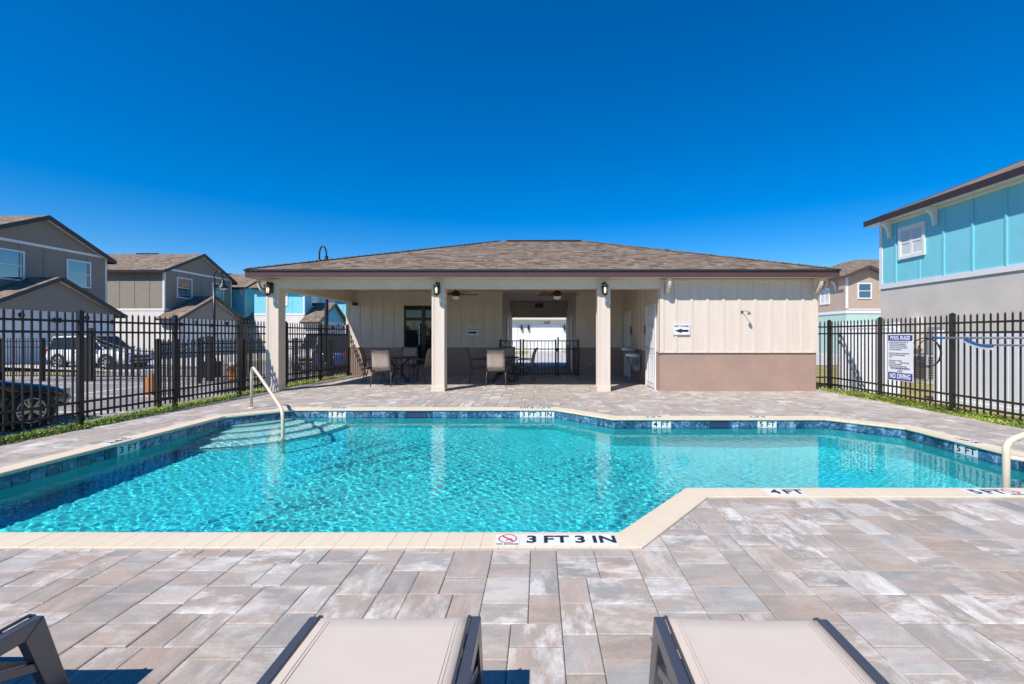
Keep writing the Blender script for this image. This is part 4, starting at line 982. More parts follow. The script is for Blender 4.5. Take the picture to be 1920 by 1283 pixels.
def townhouse(label, xf, y0, y1, upper, lap, depth=9, zg=-.42, zs=3.25, ze=5.9, low='white_stucco', windows=True, shutter=False, corb=False, group=None, porch=True, pl=.5):
    w2 = (y1 - y0) / 2; ym = (y0 + y1) / 2; pk = .47 * w2; xb = xf - depth; xm = (xf + xb) / 2
    t = thing('townhouse', (xm, ym, zg), label, 'house', group)
    MB().box((xb, y0, zg), (xf, y1, zs)).build('lower_wall', mt[low], t)
    MB().box((xb, y0, zs), (xf + .01, y1, ze)).build('upper_wall', mt[upper], t)
    MB().prism([(y0, ze), (y1, ze), (ym, ze + pk)], 'x', xb, xf + .008).build('gable_wall', mt[lap], t)
    bt = MB().box((0, -.035, zs + .16), (.02, .035, ze - .03)).mesh('batten', mt[upper])
    k = int((y1 - y0) / 1.1)
    for i in range(1, k):
        o = link('batten', bt, t, local=True); o.location = Vector((xf + .0105, y0 + (y1 - y0) * i / k, 0)) - t.location
    bs_ = MB().box((-.035, -.02, zs + .16), (.035, 0, ze - .03)).mesh('batten', mt[upper])
    for i in range(1, int(depth / 1.15)):
        o = link('batten', bs_, t, local=True); o.location = Vector((xf - i * 1.15, y0 - .0005, 0)) - t.location
    trm = MB().box((xf + .011, y0 - .02, zs), (xf + .04, y1 + .02, zs + .16)).box((xb, y0 - .03, zs), (xf + .01, y0 - .001, zs + .16)).box((xf + .011, y0 - .02, ze), (xf + .04, y1 + .02, ze + .14)).box((xf - .1, y0 - .028, zs + .161), (xf + .038, y0 - .001, ze - .02)).box((xf + .011, y0 - .0, zs + .161), (xf + .038, y0 + .1, ze - .001)).box((xf + .011, y1 - .1, zs + .161), (xf + .038, y1 + .02, ze - .001)).box((xf - .1, y1 + .001, zs + .161), (xf + .038, y1 + .028, ze - .02))
    trm.build('trim_board', mt['white'], t)
    ov = .38; og = .32
    def slope(sgn, a0, a1):
        ye = ym + sgn * (w2 + ov); zee = ze + .06 - .47 * ov + .0; zr = ze + pk + .10
        return [(a0, ye, zee), (a1, ye, zee), (a1, ym, zr), (a0, ym, zr)]
    rf = roof_part('roof', [slope(-1, xb - og, xf + og), slope(1, xb - og, xf + og)], t, .06)
    fb = MB()
    for sgn in (-1, 1):
        q = slope(sgn, xf + og, xf + og + .03); a, b = Vector(q[0]), Vector(q[3])
        fb.add([a + Vector((0, 0, .03)), b + Vector((0, 0, .03)), b - Vector((0, 0, .24)), a - Vector((0, 0, .20)), a + Vector((.03, 0, .03)), b + Vector((.03, 0, .03)), b + Vector((.03, 0, -.24)), a + Vector((.03, 0, -.20))], [(0, 1, 2, 3), (7, 6, 5, 4), (0, 4, 5, 1), (3, 2, 6, 7), (0, 3, 7, 4), (1, 5, 6, 2)])
        fb.box((xb, min(a.y, a.y + sgn * .03), a.z - .19), (xf + og, max(a.y, a.y + sgn * .03), a.z + .015))
    fb.build('fascia', mt['dark_trim'], rf)
    rk = MB()
    for sgn in (-1, 1):
        rk.bar((xf + .03, ym + sgn * (w2 + .0), ze + .0), (xf + .03, ym, ze + pk - .02), .04, .13, up=(0, 0, 1))
    rk.build('rake_trim', mt['white'], t)
    sfb = MB().box((xb, y0 - ov, ze - .16), (xf + og, y0 - .03, ze - .14)); sfb.build('soffit', mt[upper], t)
    MB().box((xm - .9, ym - .13, ze + pk + .05), (xm + .9, ym + .13, ze + pk + .15)).build('ridge_vent', mt['dark_trim'], rf)
    if windows:
        for a, b in ((y0 + 1.25, y0 + 2.65), (y1 - 2.45, y1 - 1.15)): window_x(t, xf + .012, 1, a, b, zs + (ze - zs) * .37, zs + (ze - zs) * .84)
    if shutter: window_y(t, y0 - .002, xf - 2.9, xf - 1.6, zs + .95, zs + 2.25, True)
    if corb:
        for dx in (.35, 3.3):
            c = MB().tube([(xf - dx, y0 - .36, ze - .2), (xf - dx, y0 - .16, ze - .32), (xf - dx, y0 - .05, ze - .55), (xf - dx, y0 - .04, ze - .85)], .055, 6).build('corbel', mt['white'], t)
    if porch:
        px = xf + 1.5; py0, py1 = y0 - .8, y1 - .65; pm2 = (py0 + py1) / 2; pw2 = (py1 - py0) / 2; pz = zs - .58; pp = pl * pw2
        MB().box((xf + .012, py0 + .3, zg), (px, py1 - .3, pz)).build('garage_front', mt['white_stucco'], t)
        MB().prism([(py0 + .25, pz), (py1 - .25, pz), (pm2, pz + pp - .12)], 'x', xf + .012, px + .01).build('porch_gable', mt[lap], t)
        def ps(sgn):
            ye = pm2 + sgn * (pw2 + .15); zee = pz - .08; zr = pz + pp + .04; return [(xf + .02, ye, zee), (px + .35, ye, zee), (px + .35, pm2, zr), (xf + .02, pm2, zr)]
        pr = roof_part('porch_roof', [ps(-1), ps(1)], t, .05)
        fb = MB()
        for sgn in (-1, 1):
            q = ps(sgn); fb.bar(Vector(q[1]) + Vector((.02, 0, -.07)), Vector(q[2]) + Vector((.02, 0, -.07)), .03, .2)
            fb.box((xf + .1, min(q[0][1], q[0][1] + sgn * .03), q[0][2] - .13), (px + .35, max(q[0][1], q[0][1] + sgn * .03), q[0][2] + .01))
        fb.build('fascia', mt['dark_trim'], pr)
        rk = MB()
        for sgn in (-1, 1): rk.bar((px + .02, pm2 + sgn * (pw2 - .05), pz + .0), (px + .02, pm2, pz + pp - .10), .03, .09)
        rk.build('rake_trim', mt['cream'], t)
        for ga, gb in ((py0 + .75, pm2 - .35), (pm2 + .35, py1 - .75)):
            gd = MB().box((px + .0015, ga, zg + .02), (px + .02, gb, zg + 2.35)).build('garage_door', mt['white'], t)
            for r_ in range(4):
                o = MB()
                for c_ in range(3): o.box((px + .0205, ga + (gb - ga) * (c_ + .08) / 3, zg + .1 + r_ * .57), (px + .032, ga + (gb - ga) * (c_ + .92) / 3, zg + .1 + r_ * .57 + .45))
                o.build('panel', mt['white'], gd)
            c = MB(); c.lathe([(.0, .03), (.15, .02), (.15, 0)], (px + .012, (ga + gb) / 2, pz - .28), 16, 'x'); o = c.build('address_plaque', mt['bronze'], t)
            for yy in (ga - .22, gb + .22): MB().box((px + .002, yy - .05, pz - .62), (px + .14, yy + .05, pz - .36)).build('wall_lamp', mt['black'], t, bevel=.02)
    return t
townhouse('taupe gabled townhouse with two windows at the far left edge', -28.8, 22.3, 29.8, 'taupe', 'taupe_lap', zg=-.13, zs=3.28, ze=6.46)
townhouse('taupe gabled townhouse with sunlit side wall behind the silver car', -28.8, 34.4, 41.9, 'taupe', 'taupe_lap', zg=-.13, zs=3.28, ze=6.46)
townhouse('small turquoise townhouse glimpsed left of the left patio column', -28.2, 43, 49.6, 'turq', 'turq_lap', shutter=True, corb=True, windows=False, ze=6.1)
townhouse('turquoise townhouse with white shutters seen through the open patio side', -21.6, 41.2, 47.2, 'turq', 'turq_lap', depth=4.6, shutter=True, corb=True, pl=.6, ze=5.85)
townhouse('turquoise townhouse farthest back, seen beside the patio corner', -21.4, 51.5, 57.5, 'turq', 'turq_lap', depth=8, windows=False, porch=False)

# big turquoise house at the right
t = thing('turquoise_house', (17, 6, -.05), 'large turquoise house with white shutter window and grey stucco base at the right edge', 'house')
X = 12.2; Y1 = 16.0; Y0 = -5.0
MB().box((X, Y0, -.1), (23, Y1, 2.98)).build('lower_wall', mt['stone_stucco'], t)
MB().box((X - .008, Y0, 2.98), (23, Y1 + .008, 5.40)).build('upper_wall', mt['turq'], t)
bt = MB().box((-.03, -.028, 3.14), (0, .028, 5.18)).mesh('batten', mt['turq'])
for k in range(20):
    y = 15.3 - .905 * k
    if abs(y - 14.6) < .3: continue
    link('batten', bt, t, local=True).location = Vector((X - .0085, y, 0)) - t.location
MB().box((X - .03, 14.32, 3.14), (X - .0085, 14.38, 3.75)).build('batten', mt['turq'], t)
MB().box((X - .035, Y0, 2.98), (X - .009, Y1 + .02, 3.14)).box((X - .035, Y1 - .1, 3.141), (X - .009, Y1 + .03, 5.178)).box((X - .034, Y1 + .009, 2.98), (X + 8, Y1 + .034, 3.14)).box((X - .035, Y0, 5.18), (X - .009, Y1 + .02, 5.272)).build('trim_board', mt['white'], t)
window_x(t, X - .01, -1, 14.22, 15.08, 3.97, 4.86, True)
for y in (15.5, 13.72):
    pr = [(X - .036, 5.274), (X - .036, 4.70), (X - .13, 4.70), (X - .15, 4.9), (X - .20, 5.05), (X - .31, 5.15), (X - .34, 5.17), (X - .34, 5.274)]
    MB().prism([(p_[0], p_[1]) for p_ in pr], 'y', y - .05, y + .05).build('corbel', mt['white'], t)
rz0 = 5.45; sl_ = .39
rf = roof_part('roof', [[(X - .36, Y0, rz0), (X - .36, Y1 + .3, rz0), (X + 6, Y1 + .3, rz0 + 6.36 * sl_), (X + 6, Y0, rz0 + 6.36 * sl_)], [(X + 12.36, Y0, rz0), (X + 12.36, Y1 + .3, rz0), (X + 6, Y1 + .3, rz0 + 6.36 * sl_), (X + 6, Y0, rz0 + 6.36 * sl_)]], t, .05)
MB().box((X - .39, Y0, rz0 - .18), (X - .361, Y1 + .32, rz0 + .015)).build('fascia', mt['fascia_dark'], rf)
fbm = MB().bar((X - .36, Y1 + .316, rz0 - .09), (X + 6, Y1 + .316, rz0 + 6.36 * sl_ - .09), .03, .2); fbm.build('fascia', mt['fascia_dark'], rf)
MB().box((X - .36, Y0, 5.275), (X - .036, Y1 + .3, 5.29)).build('soffit', mt['white'], t)
MB().prism([(X, 5.40), (X + 12.0, 5.40), (X + 6, rz0 + 6.2 * sl_)], 'y', Y1 - .2, Y1 + .006).build('gable_wall', mt['turq'], t)
MB().box((X - .12, 13.5, .75), (X - .001, 13.95, 1.6)).build('meter_box', mt['grey'], t, bevel=.01); MB().tube([(X - .05, 13.7, .75), (X - .05, 13.7, 0)], .03, 8).build('conduit', mt['grey'], t)
MB().box((X - .16, 14.25, .9), (X - .001, 14.7, 1.9)).build('meter_box', mt['stone_stucco'], t, bevel=.01)
t = thing('air_conditioner', (11.2, 12.9, -.05), 'grey air conditioner box on the lawn beside the grey stucco wall', 'air conditioner')
MB().box((10.9, 12.6, -.04), (11.6, 13.3, .04)).build('pad', mt['concrete'], t); MB().box((10.94, 12.64, .041), (11.56, 13.26, .78)).build('cabinet', mt['grey'], t, bevel=.03)
fg = MB()
for k in range(9): fg.box((10.925, 12.68, .12 + k * .07), (10.939, 13.22, .15 + k * .07)); fg.box((10.98, 12.625, .12 + k * .07), (11.52, 12.639, .15 + k * .07))
fg.build('grille', mt['chairframe'], t); MB().lathe([(.27, .785), (.25, .80), (.0, .80)], (11.25, 12.95, 0), 20).build('fan_guard', mt['black'], t)

# beige house at the right, behind the pool house
t = thing('beige_house', (27, 38, -.05), 'beige two storey house with mint base behind the right end of the pool house', 'house')
X = 22.6; Y = 33.0
MB().box((X, Y, -.1), (36, 46, 3.0)).build('lower_wall', mt['mint'], t); MB().box((X - .01, Y - .01, 3.0), (36, 46, 5.75)).build('upper_wall', mt['beige'], t)
MB().box((X - .05, Y - .05, 3.0), (36, Y - .011, 3.2)).box((X - .05, Y - .0105, 3.0), (X - .011, 46, 3.2)).box((X - .04, Y - .04, 3.35), (X + .14, Y - .0115, 5.7)).box((X + .2, Y - .04, 3.25), (X + 3, Y - .0115, 3.33)).box((X + 2.62, Y - .04, 3.35), (X + 2.75, Y - .0115, 5.7)).build('trim_board', mt['white'], t)
for k in range(1, 9): MB().box((X - .03, Y + k * .95 - .03, 3.2), (X - .0115, Y + k * .95 + .03, 5.7)).build('batten', mt['beige'], t)
window_y(t, Y - .012, X + .92, X + 1.78, 4.15, 5.15); window_x(t, X - .012, -1, Y + 1.9, Y + 2.9, 3.9, 5.0, True)
MB().prism([(X, 5.75), (X + 2.9, 5.75), (X + 1.45, 6.35)], 'y', Y - .012, Y + 2).build('gable_wall', mt['beige'], t)
gq = [[(X - .3, Y - .4, 5.72), (X + 1.45, Y - .4, 6.45), (X + 1.45, Y + 5, 6.45), (X - .3, Y + 5, 5.72)], [(X + 3.2, Y - .4, 5.72), (X + 1.45, Y - .4, 6.45), (X + 1.45, Y + 5, 6.45), (X + 3.2, Y + 5, 5.72)]]
rf = roof_part('roof', [[(X - .4, Y + .3, 5.72), (X - .4, 46.4, 5.72), (X + 5, 41, 8.0), (X + 5, Y + 6, 8.0)], [(X - .4, Y + .3, 5.72), (X + 5, Y + 6, 8.0), (X + 13, Y + 6, 8.0), (X + 13, Y + .3, 5.72)]], t)
roof_part('porch_roof', gq, t)
fb = MB().bar((X - .3, Y - .42, 5.66), (X + 1.45, Y - .42, 6.39), .04, .2).bar((X + 3.2, Y - .42, 5.66), (X + 1.45, Y - .42, 6.39), .04, .2).box((X - .45, Y - .4, 5.55), (X - .41, 46, 5.74)); fb.build('fascia', mt['fascia'], rf)
for y in (Y + 1.1, Y + 3.9): MB().tube([(X - .36, y, 5.5), (X - .16, y, 5.35), (X - .05, y, 5.1), (X - .04, y, 4.8)], .055, 6).build('corbel', mt['white'], t)

# white garage house seen through the passage
t = thing('garage_house', (0, 44, 0), 'white house with garage doors seen through the passage', 'house')
GY = 42.0
MB().box((-9, GY, -.1), (11, GY + 8, 2.9)).build('wall', mt['white_stucco'], t)
for gx in (-4.0, -.68 + .0):
    pass
for g0, g1 in ((-4.9, -2.15), (-.72, 2.03), (3.9, 6.65)):
    MB().box((g0 - .09, GY - .03, -.03), (g0 - .002, GY - .001, 2.3)).box((g1 + .002, GY - .03, -.03), (g1 + .09, GY - .001, 2.3)).box((g0 - .09, GY - .03, 2.302), (g1 + .09, GY - .001, 2.4)).build('door_trim', mt['white'], t)
    gd = MB().box((g0, GY - .012, -.03), (g1, GY - .002, 2.3)).build('garage_door', mt['white'], t)
    for r_ in range(4):
        for c_ in range(4): MB().box((g0 + .06 + c_ * (g1 - g0) / 4, GY - .024, .07 + r_ * .56), (g0 - .06 + (c_ + 1) * (g1 - g0) / 4, GY - .0125, .07 + r_ * .56 + .42)).build('panel', mt['white'], gd)
for x in (-1.65, -1.0, 2.36): MB().box((x - .08, GY - .22, 1.9), (x + .08, GY - .031, 2.3)).box((x - .03, GY - .15, 2.3), (x + .03, GY - .031, 2.42)).build('wall_lamp', mt['black'], t, bevel=.03)
text('2153', .29, mt['iron'], t, frame_m((.72, GY - .04, 2.58), (1, 0, 0), (0, 0, 1)), 'house_number', bold=.03)
MB().box((-9.4, GY - .45, 2.9), (11.4, GY - .0, 2.95)).build('soffit', mt['white'], t)
rf = roof_part('roof', [[(-9.5, GY - .5, 3.0), (11.5, GY - .5, 3.0), (11.5, GY + 4, 4.6), (-9.5, GY + 4, 4.6)], [(-9.5, GY + 8.5, 3.0), (11.5, GY + 8.5, 3.0), (11.5, GY + 4, 4.6), (-9.5, GY + 4, 4.6)]], t)
MB().box((-9.5, GY - .53, 2.86), (11.5, GY - .501, 3.03)).build('fascia', mt['cream'], rf)

# ================================================================== STREET LAMPS, HYDRANT, BIN, STAKE
def street_lamp(x, y, zb_, H, label, r=.05, side=1, g=.21):
    t = thing('street_lamp', (x, y, zb_), label, 'street lamp', 'gooseneck street lamps'); q = [(x, y, zb_), (x, y, H - .35)] + [(x + side * (g - g * math.cos(a)), y, H - .3 + .3 * math.sin(a)) for a in np.linspace(.05, math.pi - .05, 11)] + [(x + side * 2 * g, y, H - .5)]
    MB().tube(q[:2], [r * 1.25, r], 10).build('pole', mt['black'], t); MB().tube(q[1:], r * .45, 8).build('gooseneck', mt['black'], t)
    MB().lathe([(r * 3, 0), (r * 3, .1), (r * 2, .2), (r * 1.6, .6), (r * 1.25, .7)], (x, y, zb_), 12).build('pole_base', mt['black'], t)
    MB().lathe([(.04, .02), (.07, -.02), (.09, -.12), (.12, -.2), (.25, -.33), (.27, -.38), (.255, -.38)], (x + side * 2 * g, y, H - .47), 16).build('lamp_shade', mt['black'], t); MB().lathe([(.2, -.375), (.12, -.43), (0, -.45)], (x + side * 2 * g, y, H - .47), 12).build('lens', mt['frost'], t)
street_lamp(-15.6, 21.5, -.4, 4.45, 'black gooseneck street lamp in front of the second taupe house', .055)
street_lamp(-7.55, 15.9, -.3, 4.5, 'black gooseneck street lamp whose hook rises above the pool house roof', .06, -1, .125)
t = thing('fire_hydrant', (-11.9, 17.4, -.38), 'orange fire hydrant with white cap on the verge behind the left fence', 'hydrant')
MB().lathe([(.16, 0), (.16, .04), (.115, .06), (.115, .48), (.15, .5), (.15, .54)], (-11.9, 17.4, -.38), 14).build('barrel', mt['orange'], t); MB().lathe([(.15, .541), (.14, .6), (.09, .67), (.04, .7), (.035, .75), (0, .76)], (-11.9, 17.4, -.38), 14).build('bonnet', mt['white'], t)
for dx in (-.11, .11): MB().lathe([(.055, 0), (.055, dx * .6), (.065, dx * .6), (.065, dx)], (-11.9 + dx, 17.4, .02), 10, 'x').build('nozzle', mt['orange'], t)
t = thing('waste_bin', (-13.7, 18.6, -.4), 'black waste bin on the far side of the parking lot', 'bin')
MB().prism([(-13.98, -.4), (-13.42, -.4), (-13.38, .2), (-14.02, .2)], 'y', 18.4, 18.95).build('body', mt['black'], t, bevel=.02); MB().box((-14.05, 18.36, .201), (-13.35, 18.99, .26)).build('lid', mt['black'], t, bevel=.02)
t = MB().prism([(-11.42, -.42), (-11.2, -.42), (-11.2, .22), (-11.31, .17), (-11.42, .08)], 'y', 12.95, 13.02).build('wooden_stake', mt['oldwood']); tag(t, 'orange brown wooden board standing on end outside the left fence', 'board')

# ================================================================== CARS
def car(name, loc, rot, label, paint, L=4.6, W=1.8, Hh=1.62, hood=.95, cab=(.30, .92), suv=True, cat='car', spokes=10):
    t = thing(name, loc, label, cat); t.rotation_euler.z = rot
    lk = lambda n, mb, m, par=t, **k: link(n, mb.mesh(n, mt[m]), par, local=True, **k)
    hl = L / 2; wb = .29 * L; wr = .335
    # lower body: x forward
    st_ = [(-hl, .42, .80, .74), (-hl + .06, .30, .96, .86), (-hl + .4, .26, 1.0, .95), (-wb, .26, 1.0, 1.0), (0, .22, .98, 1.0), (wb - .45, .22, .97, 1.0), (wb, .26, hood, .99), (hl - .55, .26, hood - .06, .95), (hl - .18, .26, hood - .16, .86), (hl - .03, .32, hood - .28, .76), (hl, .42, hood - .38, .70)]
    prof = lambda zl, zt, w_: [(0, zl), (.80 * w_, zl), (.97 * w_, zl + .12), (1.0 * w_, zl + (zt - zl) * .55), (.95 * w_, zt - .07), (.86 * w_, zt - .005), (0, zt + .025)]
    mb = MB(); rings = []
    for x, zl, zt, f in st_:
        p = prof(zl, zt, W / 2 * f); rings.append([(x, y, z) for y, z in p] + [(x, -y, z) for y, z in p[-2:0:-1]])
    k = len(rings[0]); mb.add([q for r_ in rings for q in r_], [(i * k + j, i * k + (j + 1) % k, (i + 1) * k + (j + 1) % k, (i + 1) * k + j) for i in range(len(rings) - 1) for j in range(k)] + [tuple(range(k)), tuple((len(rings) - 1) * k + j for j in range(k))], True)
    body = lk('body', mb, paint); s = body.modifiers.new('sub', 'SUBSURF'); s.levels = 1; s.render_levels = 2
    xr, xw = -hl + (.10 if suv else .55), wb - .30     # cabin: rear and windscreen foot
    cs = [(xr, .98, .99, .80, .78), (xr + (.35 if suv else .7), .98, Hh - .04, .93, .74), (-.2, .98, Hh, .93, .75), (xw - .75, .98, Hh - .03, .92, .73), (xw, .96, .985, .88, .80)]
    mb = MB(); rings = []
    for x, zb_, zt, wb_, wt in cs:
        a, b = W / 2 * wb_, W / 2 * wt; rings.append([(x, a, zb_), (x, b, zt - .02), (x, b * .8, zt), (x, -b * .8, zt), (x, -b, zt - .02), (x, -a, zb_)])
    k = 6; mb.add([q for r_ in rings for q in r_], [(i * k + j, i * k + (j + 1) % k, (i + 1) * k + (j + 1) % k, (i + 1) * k + j) for i in range(4) for j in range(k)] + [tuple(range(k)), tuple(4 * k + j for j in range(k))])
    lk('glasshouse', mb, 'glass')
    mb = MB(); rr = [(x + (.02 if i == 1 else 0), W / 2 * wt, zt) for i, (x, zb_, zt, wb_, wt) in enumerate(cs)][1:4]
    mb.add([(x, s_ * b, z + o) for x, b, z in rr for s_, o in ((1, -.03), (.8, .012), (-.8, .012), (-1, -.03))], [(i * 4 + j, i * 4 + j + 1, i * 4 + 5 + j, i * 4 + 4 + j) for i in range(2) for j in range(3)])
    ro = lk('roof_panel', mb, paint); sd_ = ro.modifiers.new('s', 'SOLIDIFY'); sd_.thickness = .03; sd_.offset = 1
    pl_ = MB()
    for sg in (-1, 1):
        for i in range(4):
            a, b = cs[i], cs[i + 1]
            pl_.bar((a[0], sg * W / 2 * a[4], a[2] - .02), (b[0], sg * W / 2 * b[4], b[2] - .02), .06, .06)
        for i in (1, 2, 3): pl_.bar((cs[i][0] - (.05 if i < 3 else -.3), sg * W / 2 * cs[i][3], .97), (cs[i][0], sg * W / 2 * cs[i][4], cs[i][2] - .02), .03, .09)
    lk('pillar', pl_, paint)
    if suv:
        for sg in (-1, 1): lk('roof_rail', MB().tube([(xr + .5, sg * W * .33, Hh - .02), (xr + .6, sg * W * .33, Hh + .05), (xw - .95, sg * W * .33, Hh + .05), (xw - .85, sg * W * .33, Hh - .03)], .018, 6), 'black')
    for sg in (-1, 1):
        h = lk('headlight', MB().box((hl - .42, sg * W * .33 - .14, hood - .32), (hl - .09, sg * W * .33 + .14, hood - .17)), 'lampglass'); b_ = h.modifiers.new('b', 'BEVEL'); b_.width = .05; b_.segments = 3
        h = lk('tail_light', MB().box((-hl + .0, sg * W * .39 - .10, .72), (-hl + .16, sg * W * .39 + .10, .98)), 'redlamp'); b_ = h.modifiers.new('b', 'BEVEL'); b_.width = .03
        m_ = lk('mirror', MB().box((xw - .35, sg * W * .5 - .0 * sg - .02, .97), (xw - .22, sg * W * .5 + .16 * sg + .02 * sg, 1.12)) if sg > 0 else MB().box((xw - .35, -W * .5 - .18, .97), (xw - .22, -W * .5 + .02, 1.12)), paint); b_ = m_.modifiers.new('b', 'BEVEL'); b_.width = .03
        lk('door_handle', MB().box((-.45, sg * W * .497 - .012, .83), (-.28, sg * W * .497 + .012, .86)).box((.45, sg * W * .497 - .012, .82), (.62, sg * W * .497 + .012, .85)), paint)
        lk('door_seam', MB().box((-.52, sg * W * .4985 - .004, .34), (-.51, sg * W * .4985 + .004, .96)).box((.40, sg * W * .4985 - .004, .34), (.41, sg * W * .4985 + .004, .96)), 'black')
    lk('grille', MB().box((hl - .12, -.42, .50), (hl + .004, .42, .66)).box((hl - .06, -.55, .34), (hl + .01, .55, .44)), 'black')
    lk('licence_plate', MB().box((-hl - .012, -.17, .66), (-hl + .02, .17, .80)), 'signwhite')
    for sx in (-wb, wb):
        for sg in (-1, 1):
            yo = sg * (W / 2 - .09)
            lk('wheel_arch', MB().lathe([(wr + .075, -.12 * 1), (wr + .075, .096), (wr + .02, .1), (wr + .0, -.12)], (sx, yo, wr), 24, 'y') if sg > 0 else MB().lathe([(wr + .075, .12), (wr + .075, -.096), (wr + .02, -.1), (wr, .12)], (sx, yo, wr), 24, 'y'), 'black')
            ty = lk('wheel', MB().lathe([(.22, -.10), (wr - .02, -.105), (wr, -.08), (wr, .08), (wr - .02, .105), (.22, .10)], (sx, yo, wr), 28, 'y'), 'tyre')
            rim = MB(); f_ = yo + sg * .103
            rim.lathe([(.235, -.02 * sg), (.238, 0.0), (.215, .0), (.205, -.06 * sg)], (sx, f_, wr), 28, 'y'); rim.lathe([(.055, -.06 * sg), (.055, -.005 * sg), (.0, -.0)], (sx, f_, wr), 12, 'y')
            for q in range(spokes):
                a = 2 * math.pi * (q // 2 + (.5 if spokes > 8 else 0) + (q % 2) * .26) / (spokes // 2); rim.bar((sx + .04 * math.cos(a), f_ - .018 * sg, wr + .04 * math.sin(a)), (sx + .22 * math.cos(a), f_ - .012 * sg, wr + .22 * math.sin(a)), .03, .034, up=(0, 1, 0))
            lk('rim', rim, 'alloy', ty); lk('brake_disc', MB().lathe([(.2, -.07 * sg), (.2, -.065 * sg), (0, -.065 * sg)], (sx, f_, wr), 18, 'y'), 'dark_trim', ty)
    return t
car('silver_wagon', (-22.6, 23.1, -.30), R(-6), 'silver wagon parked in front of the left taupe house', 'silver', L=4.6)
car('black_car', (-10.35, 7.05, -.405), R(87), 'black car whose nose shows behind the left fence', 'carblack', L=4.4, Hh=1.45, hood=.86, suv=False, spokes=10)
car('white_suv', (-11.6, 23.8, -.4), R(-78), 'white sport utility vehicle parked beyond the patio, facing the pool', 'carwhite', Hh=1.85, hood=1.1)
car('blue_suv', (-10.0, 23.2, -.4), R(96), 'blue sport utility vehicle with red tail lights beyond the patio corner', 'carblue', Hh=1.8, hood=1.05)

# ================================================================== POOL RAILS
t = thing('pool_handrail', (-5.2, 8.1, 0), 'cream handrail curving down over the entry steps at the far left', 'handrail')
P0 = Vector((-5.2, 8.1, 0)); dr_ = Vector((1.6, -1.81, 0)); q = lambda s, z: P0 + dr_ * s + Vector((0, 0, z))
pts = [q(0, 0), q(0, .60)] + [q(.075 - .075 * math.cos(a), .62 + .12 * math.sin(a)) for a in np.linspace(.2, 2.1, 8)] + [q(.30, .635), q(.90, .315), q(.965, .27), q(.99, .22), q(1.0, .15), q(1.0, -1.0)]
MB().tube(pts, .0235, 12).build('rail', mt['rail'], t); MB().lathe([(.06, .0), (.06, .014), (.03, .022)], (-5.2, 8.1, 0), 16).build('base_flange', mt['rail'], t)
t = thing('pool_ladder_rail', (4.19, 4.02, 0), 'cream grab rail rising from the water at the right edge', 'handrail')
MB().tube([(4.19, 4.02, -.8), (4.19, 4.02, .24), (4.20, 4.03, .30), (4.24, 4.045, .345), (4.30, 4.06, .37), (4.6, 4.12, .44), (5.0, 4.2, .52), (5.4, 4.28, .50), (5.5, 4.3, .42), (5.52, 4.3, 0)], .0285, 12).build('rail', mt['rail'], t)
MB().tube([(4.2, 4.02, .215), (4.5, 3.98, .17), (5.52, 4.3, .16)], .019, 10).build('rung', mt['rail'], t)

# ================================================================== TABLES AND CHAIRS
def chair_proto():
    t = thing('patio_chair', (0, 0, 0), 'x', 'chair', 'sling chairs around the patio tables')
    lk = lambda n, mb, m, **k: link(n, mb.mesh(n, mt[m]), t, local=True)
    r = .0135; wy = .235
    bk = [(-.20, .42), (-.235, .55), (-.25, .66), (-.275, .80), (-.325, .93), (-.36, .965)]; se = [(.25, .435), (.18, .43), (0, .405), (-.14, .40), (-.20, .42)]
    for s in (-1, 1):
        y = s * wy
        lk('side_rail', MB().tube([(x, y, z) for x, z in se + bk[1:]], r, 8), 'chairframe')
        lk('leg', MB().tube([(.22, y, .432), (.24, y * 1.06, .25), (.27, y * 1.1, 0)], r, 8), 'chairframe'); lk('leg', MB().tube([(-.17, y, .405), (-.20, y * 1.06, .25), (-.27, y * 1.1, 0)], r, 8), 'chairframe')
        lk('armrest', MB().tube([(-.245, y, .63), (-.10, y * 1.13, .655), (.12, y * 1.16, .65), (.22, y * 1.14, .635), (.265, y * 1.1, .59), (.25, y * 1.04, .50), (.22, y, .435)], .0145, 8), 'chairframe')
    for x_, z_ in ((.235, .43), (-.18, .40), (-.36, .965)): lk('cross_bar', MB().tube([(x_, -wy, z_), (x_, wy, z_)], .012, 8), 'chairframe')
    def cloth(path, n):
        mb = MB(); k = 7; vs = []
        for j, (x, z) in enumerate(path):
            for i in range(k): f = i / (k - 1) * 2 - 1; vs.append((x, f * (wy - .008), z - .012 * (1 - f * f)))
        mb.add(vs, [(j * k + i, j * k + i + 1, (j + 1) * k + i + 1, (j + 1) * k + i) for j in range(len(path) - 1) for i in range(k - 1)], True)
        o = lk(n, mb, 'sling'); s = o.modifiers.new('s', 'SOLIDIFY'); s.thickness = .006
    cloth([(.25, .44)] + se[1:-1] + [(-.19, .408)], 'seat'); cloth([(-.205, .43)] + bk[1:-1] + [(-.352, .955)], 'backrest')
    return t
ch = chair_proto(); used = []
def place_chair(x, y, rot, label):
    o = ch if not used else copy_tree(ch); used.append(1); o.location = (x, y, 0); o.rotation_euler.z = R(rot); o['label'] = label
place_chair(-4.10, 11.82, 92, 'sling chair with its sunlit back to the pool at the left table')
place_chair(-4.72, 12.75, 12, 'sling chair at the left end of the left table, nearest the fence')
place_chair(-3.38, 12.85, 166, 'sling chair in front of the dark window, right of the left table')
place_chair(-4.05, 13.75, -88, 'sling chair facing the pool behind the left table')
place_chair(-1.12, 11.82, 90, 'sling chair with its sunlit back to the pool at the right table')
place_chair(-1.72, 12.75, 8, 'sling chair on the left side of the right table, near the middle column')
place_chair(-.42, 12.85, 172, 'sling chair in front of the passage gate, right of the right table')
place_chair(-1.0, 13.75, -90, 'sling chair facing the pool behind the right table')
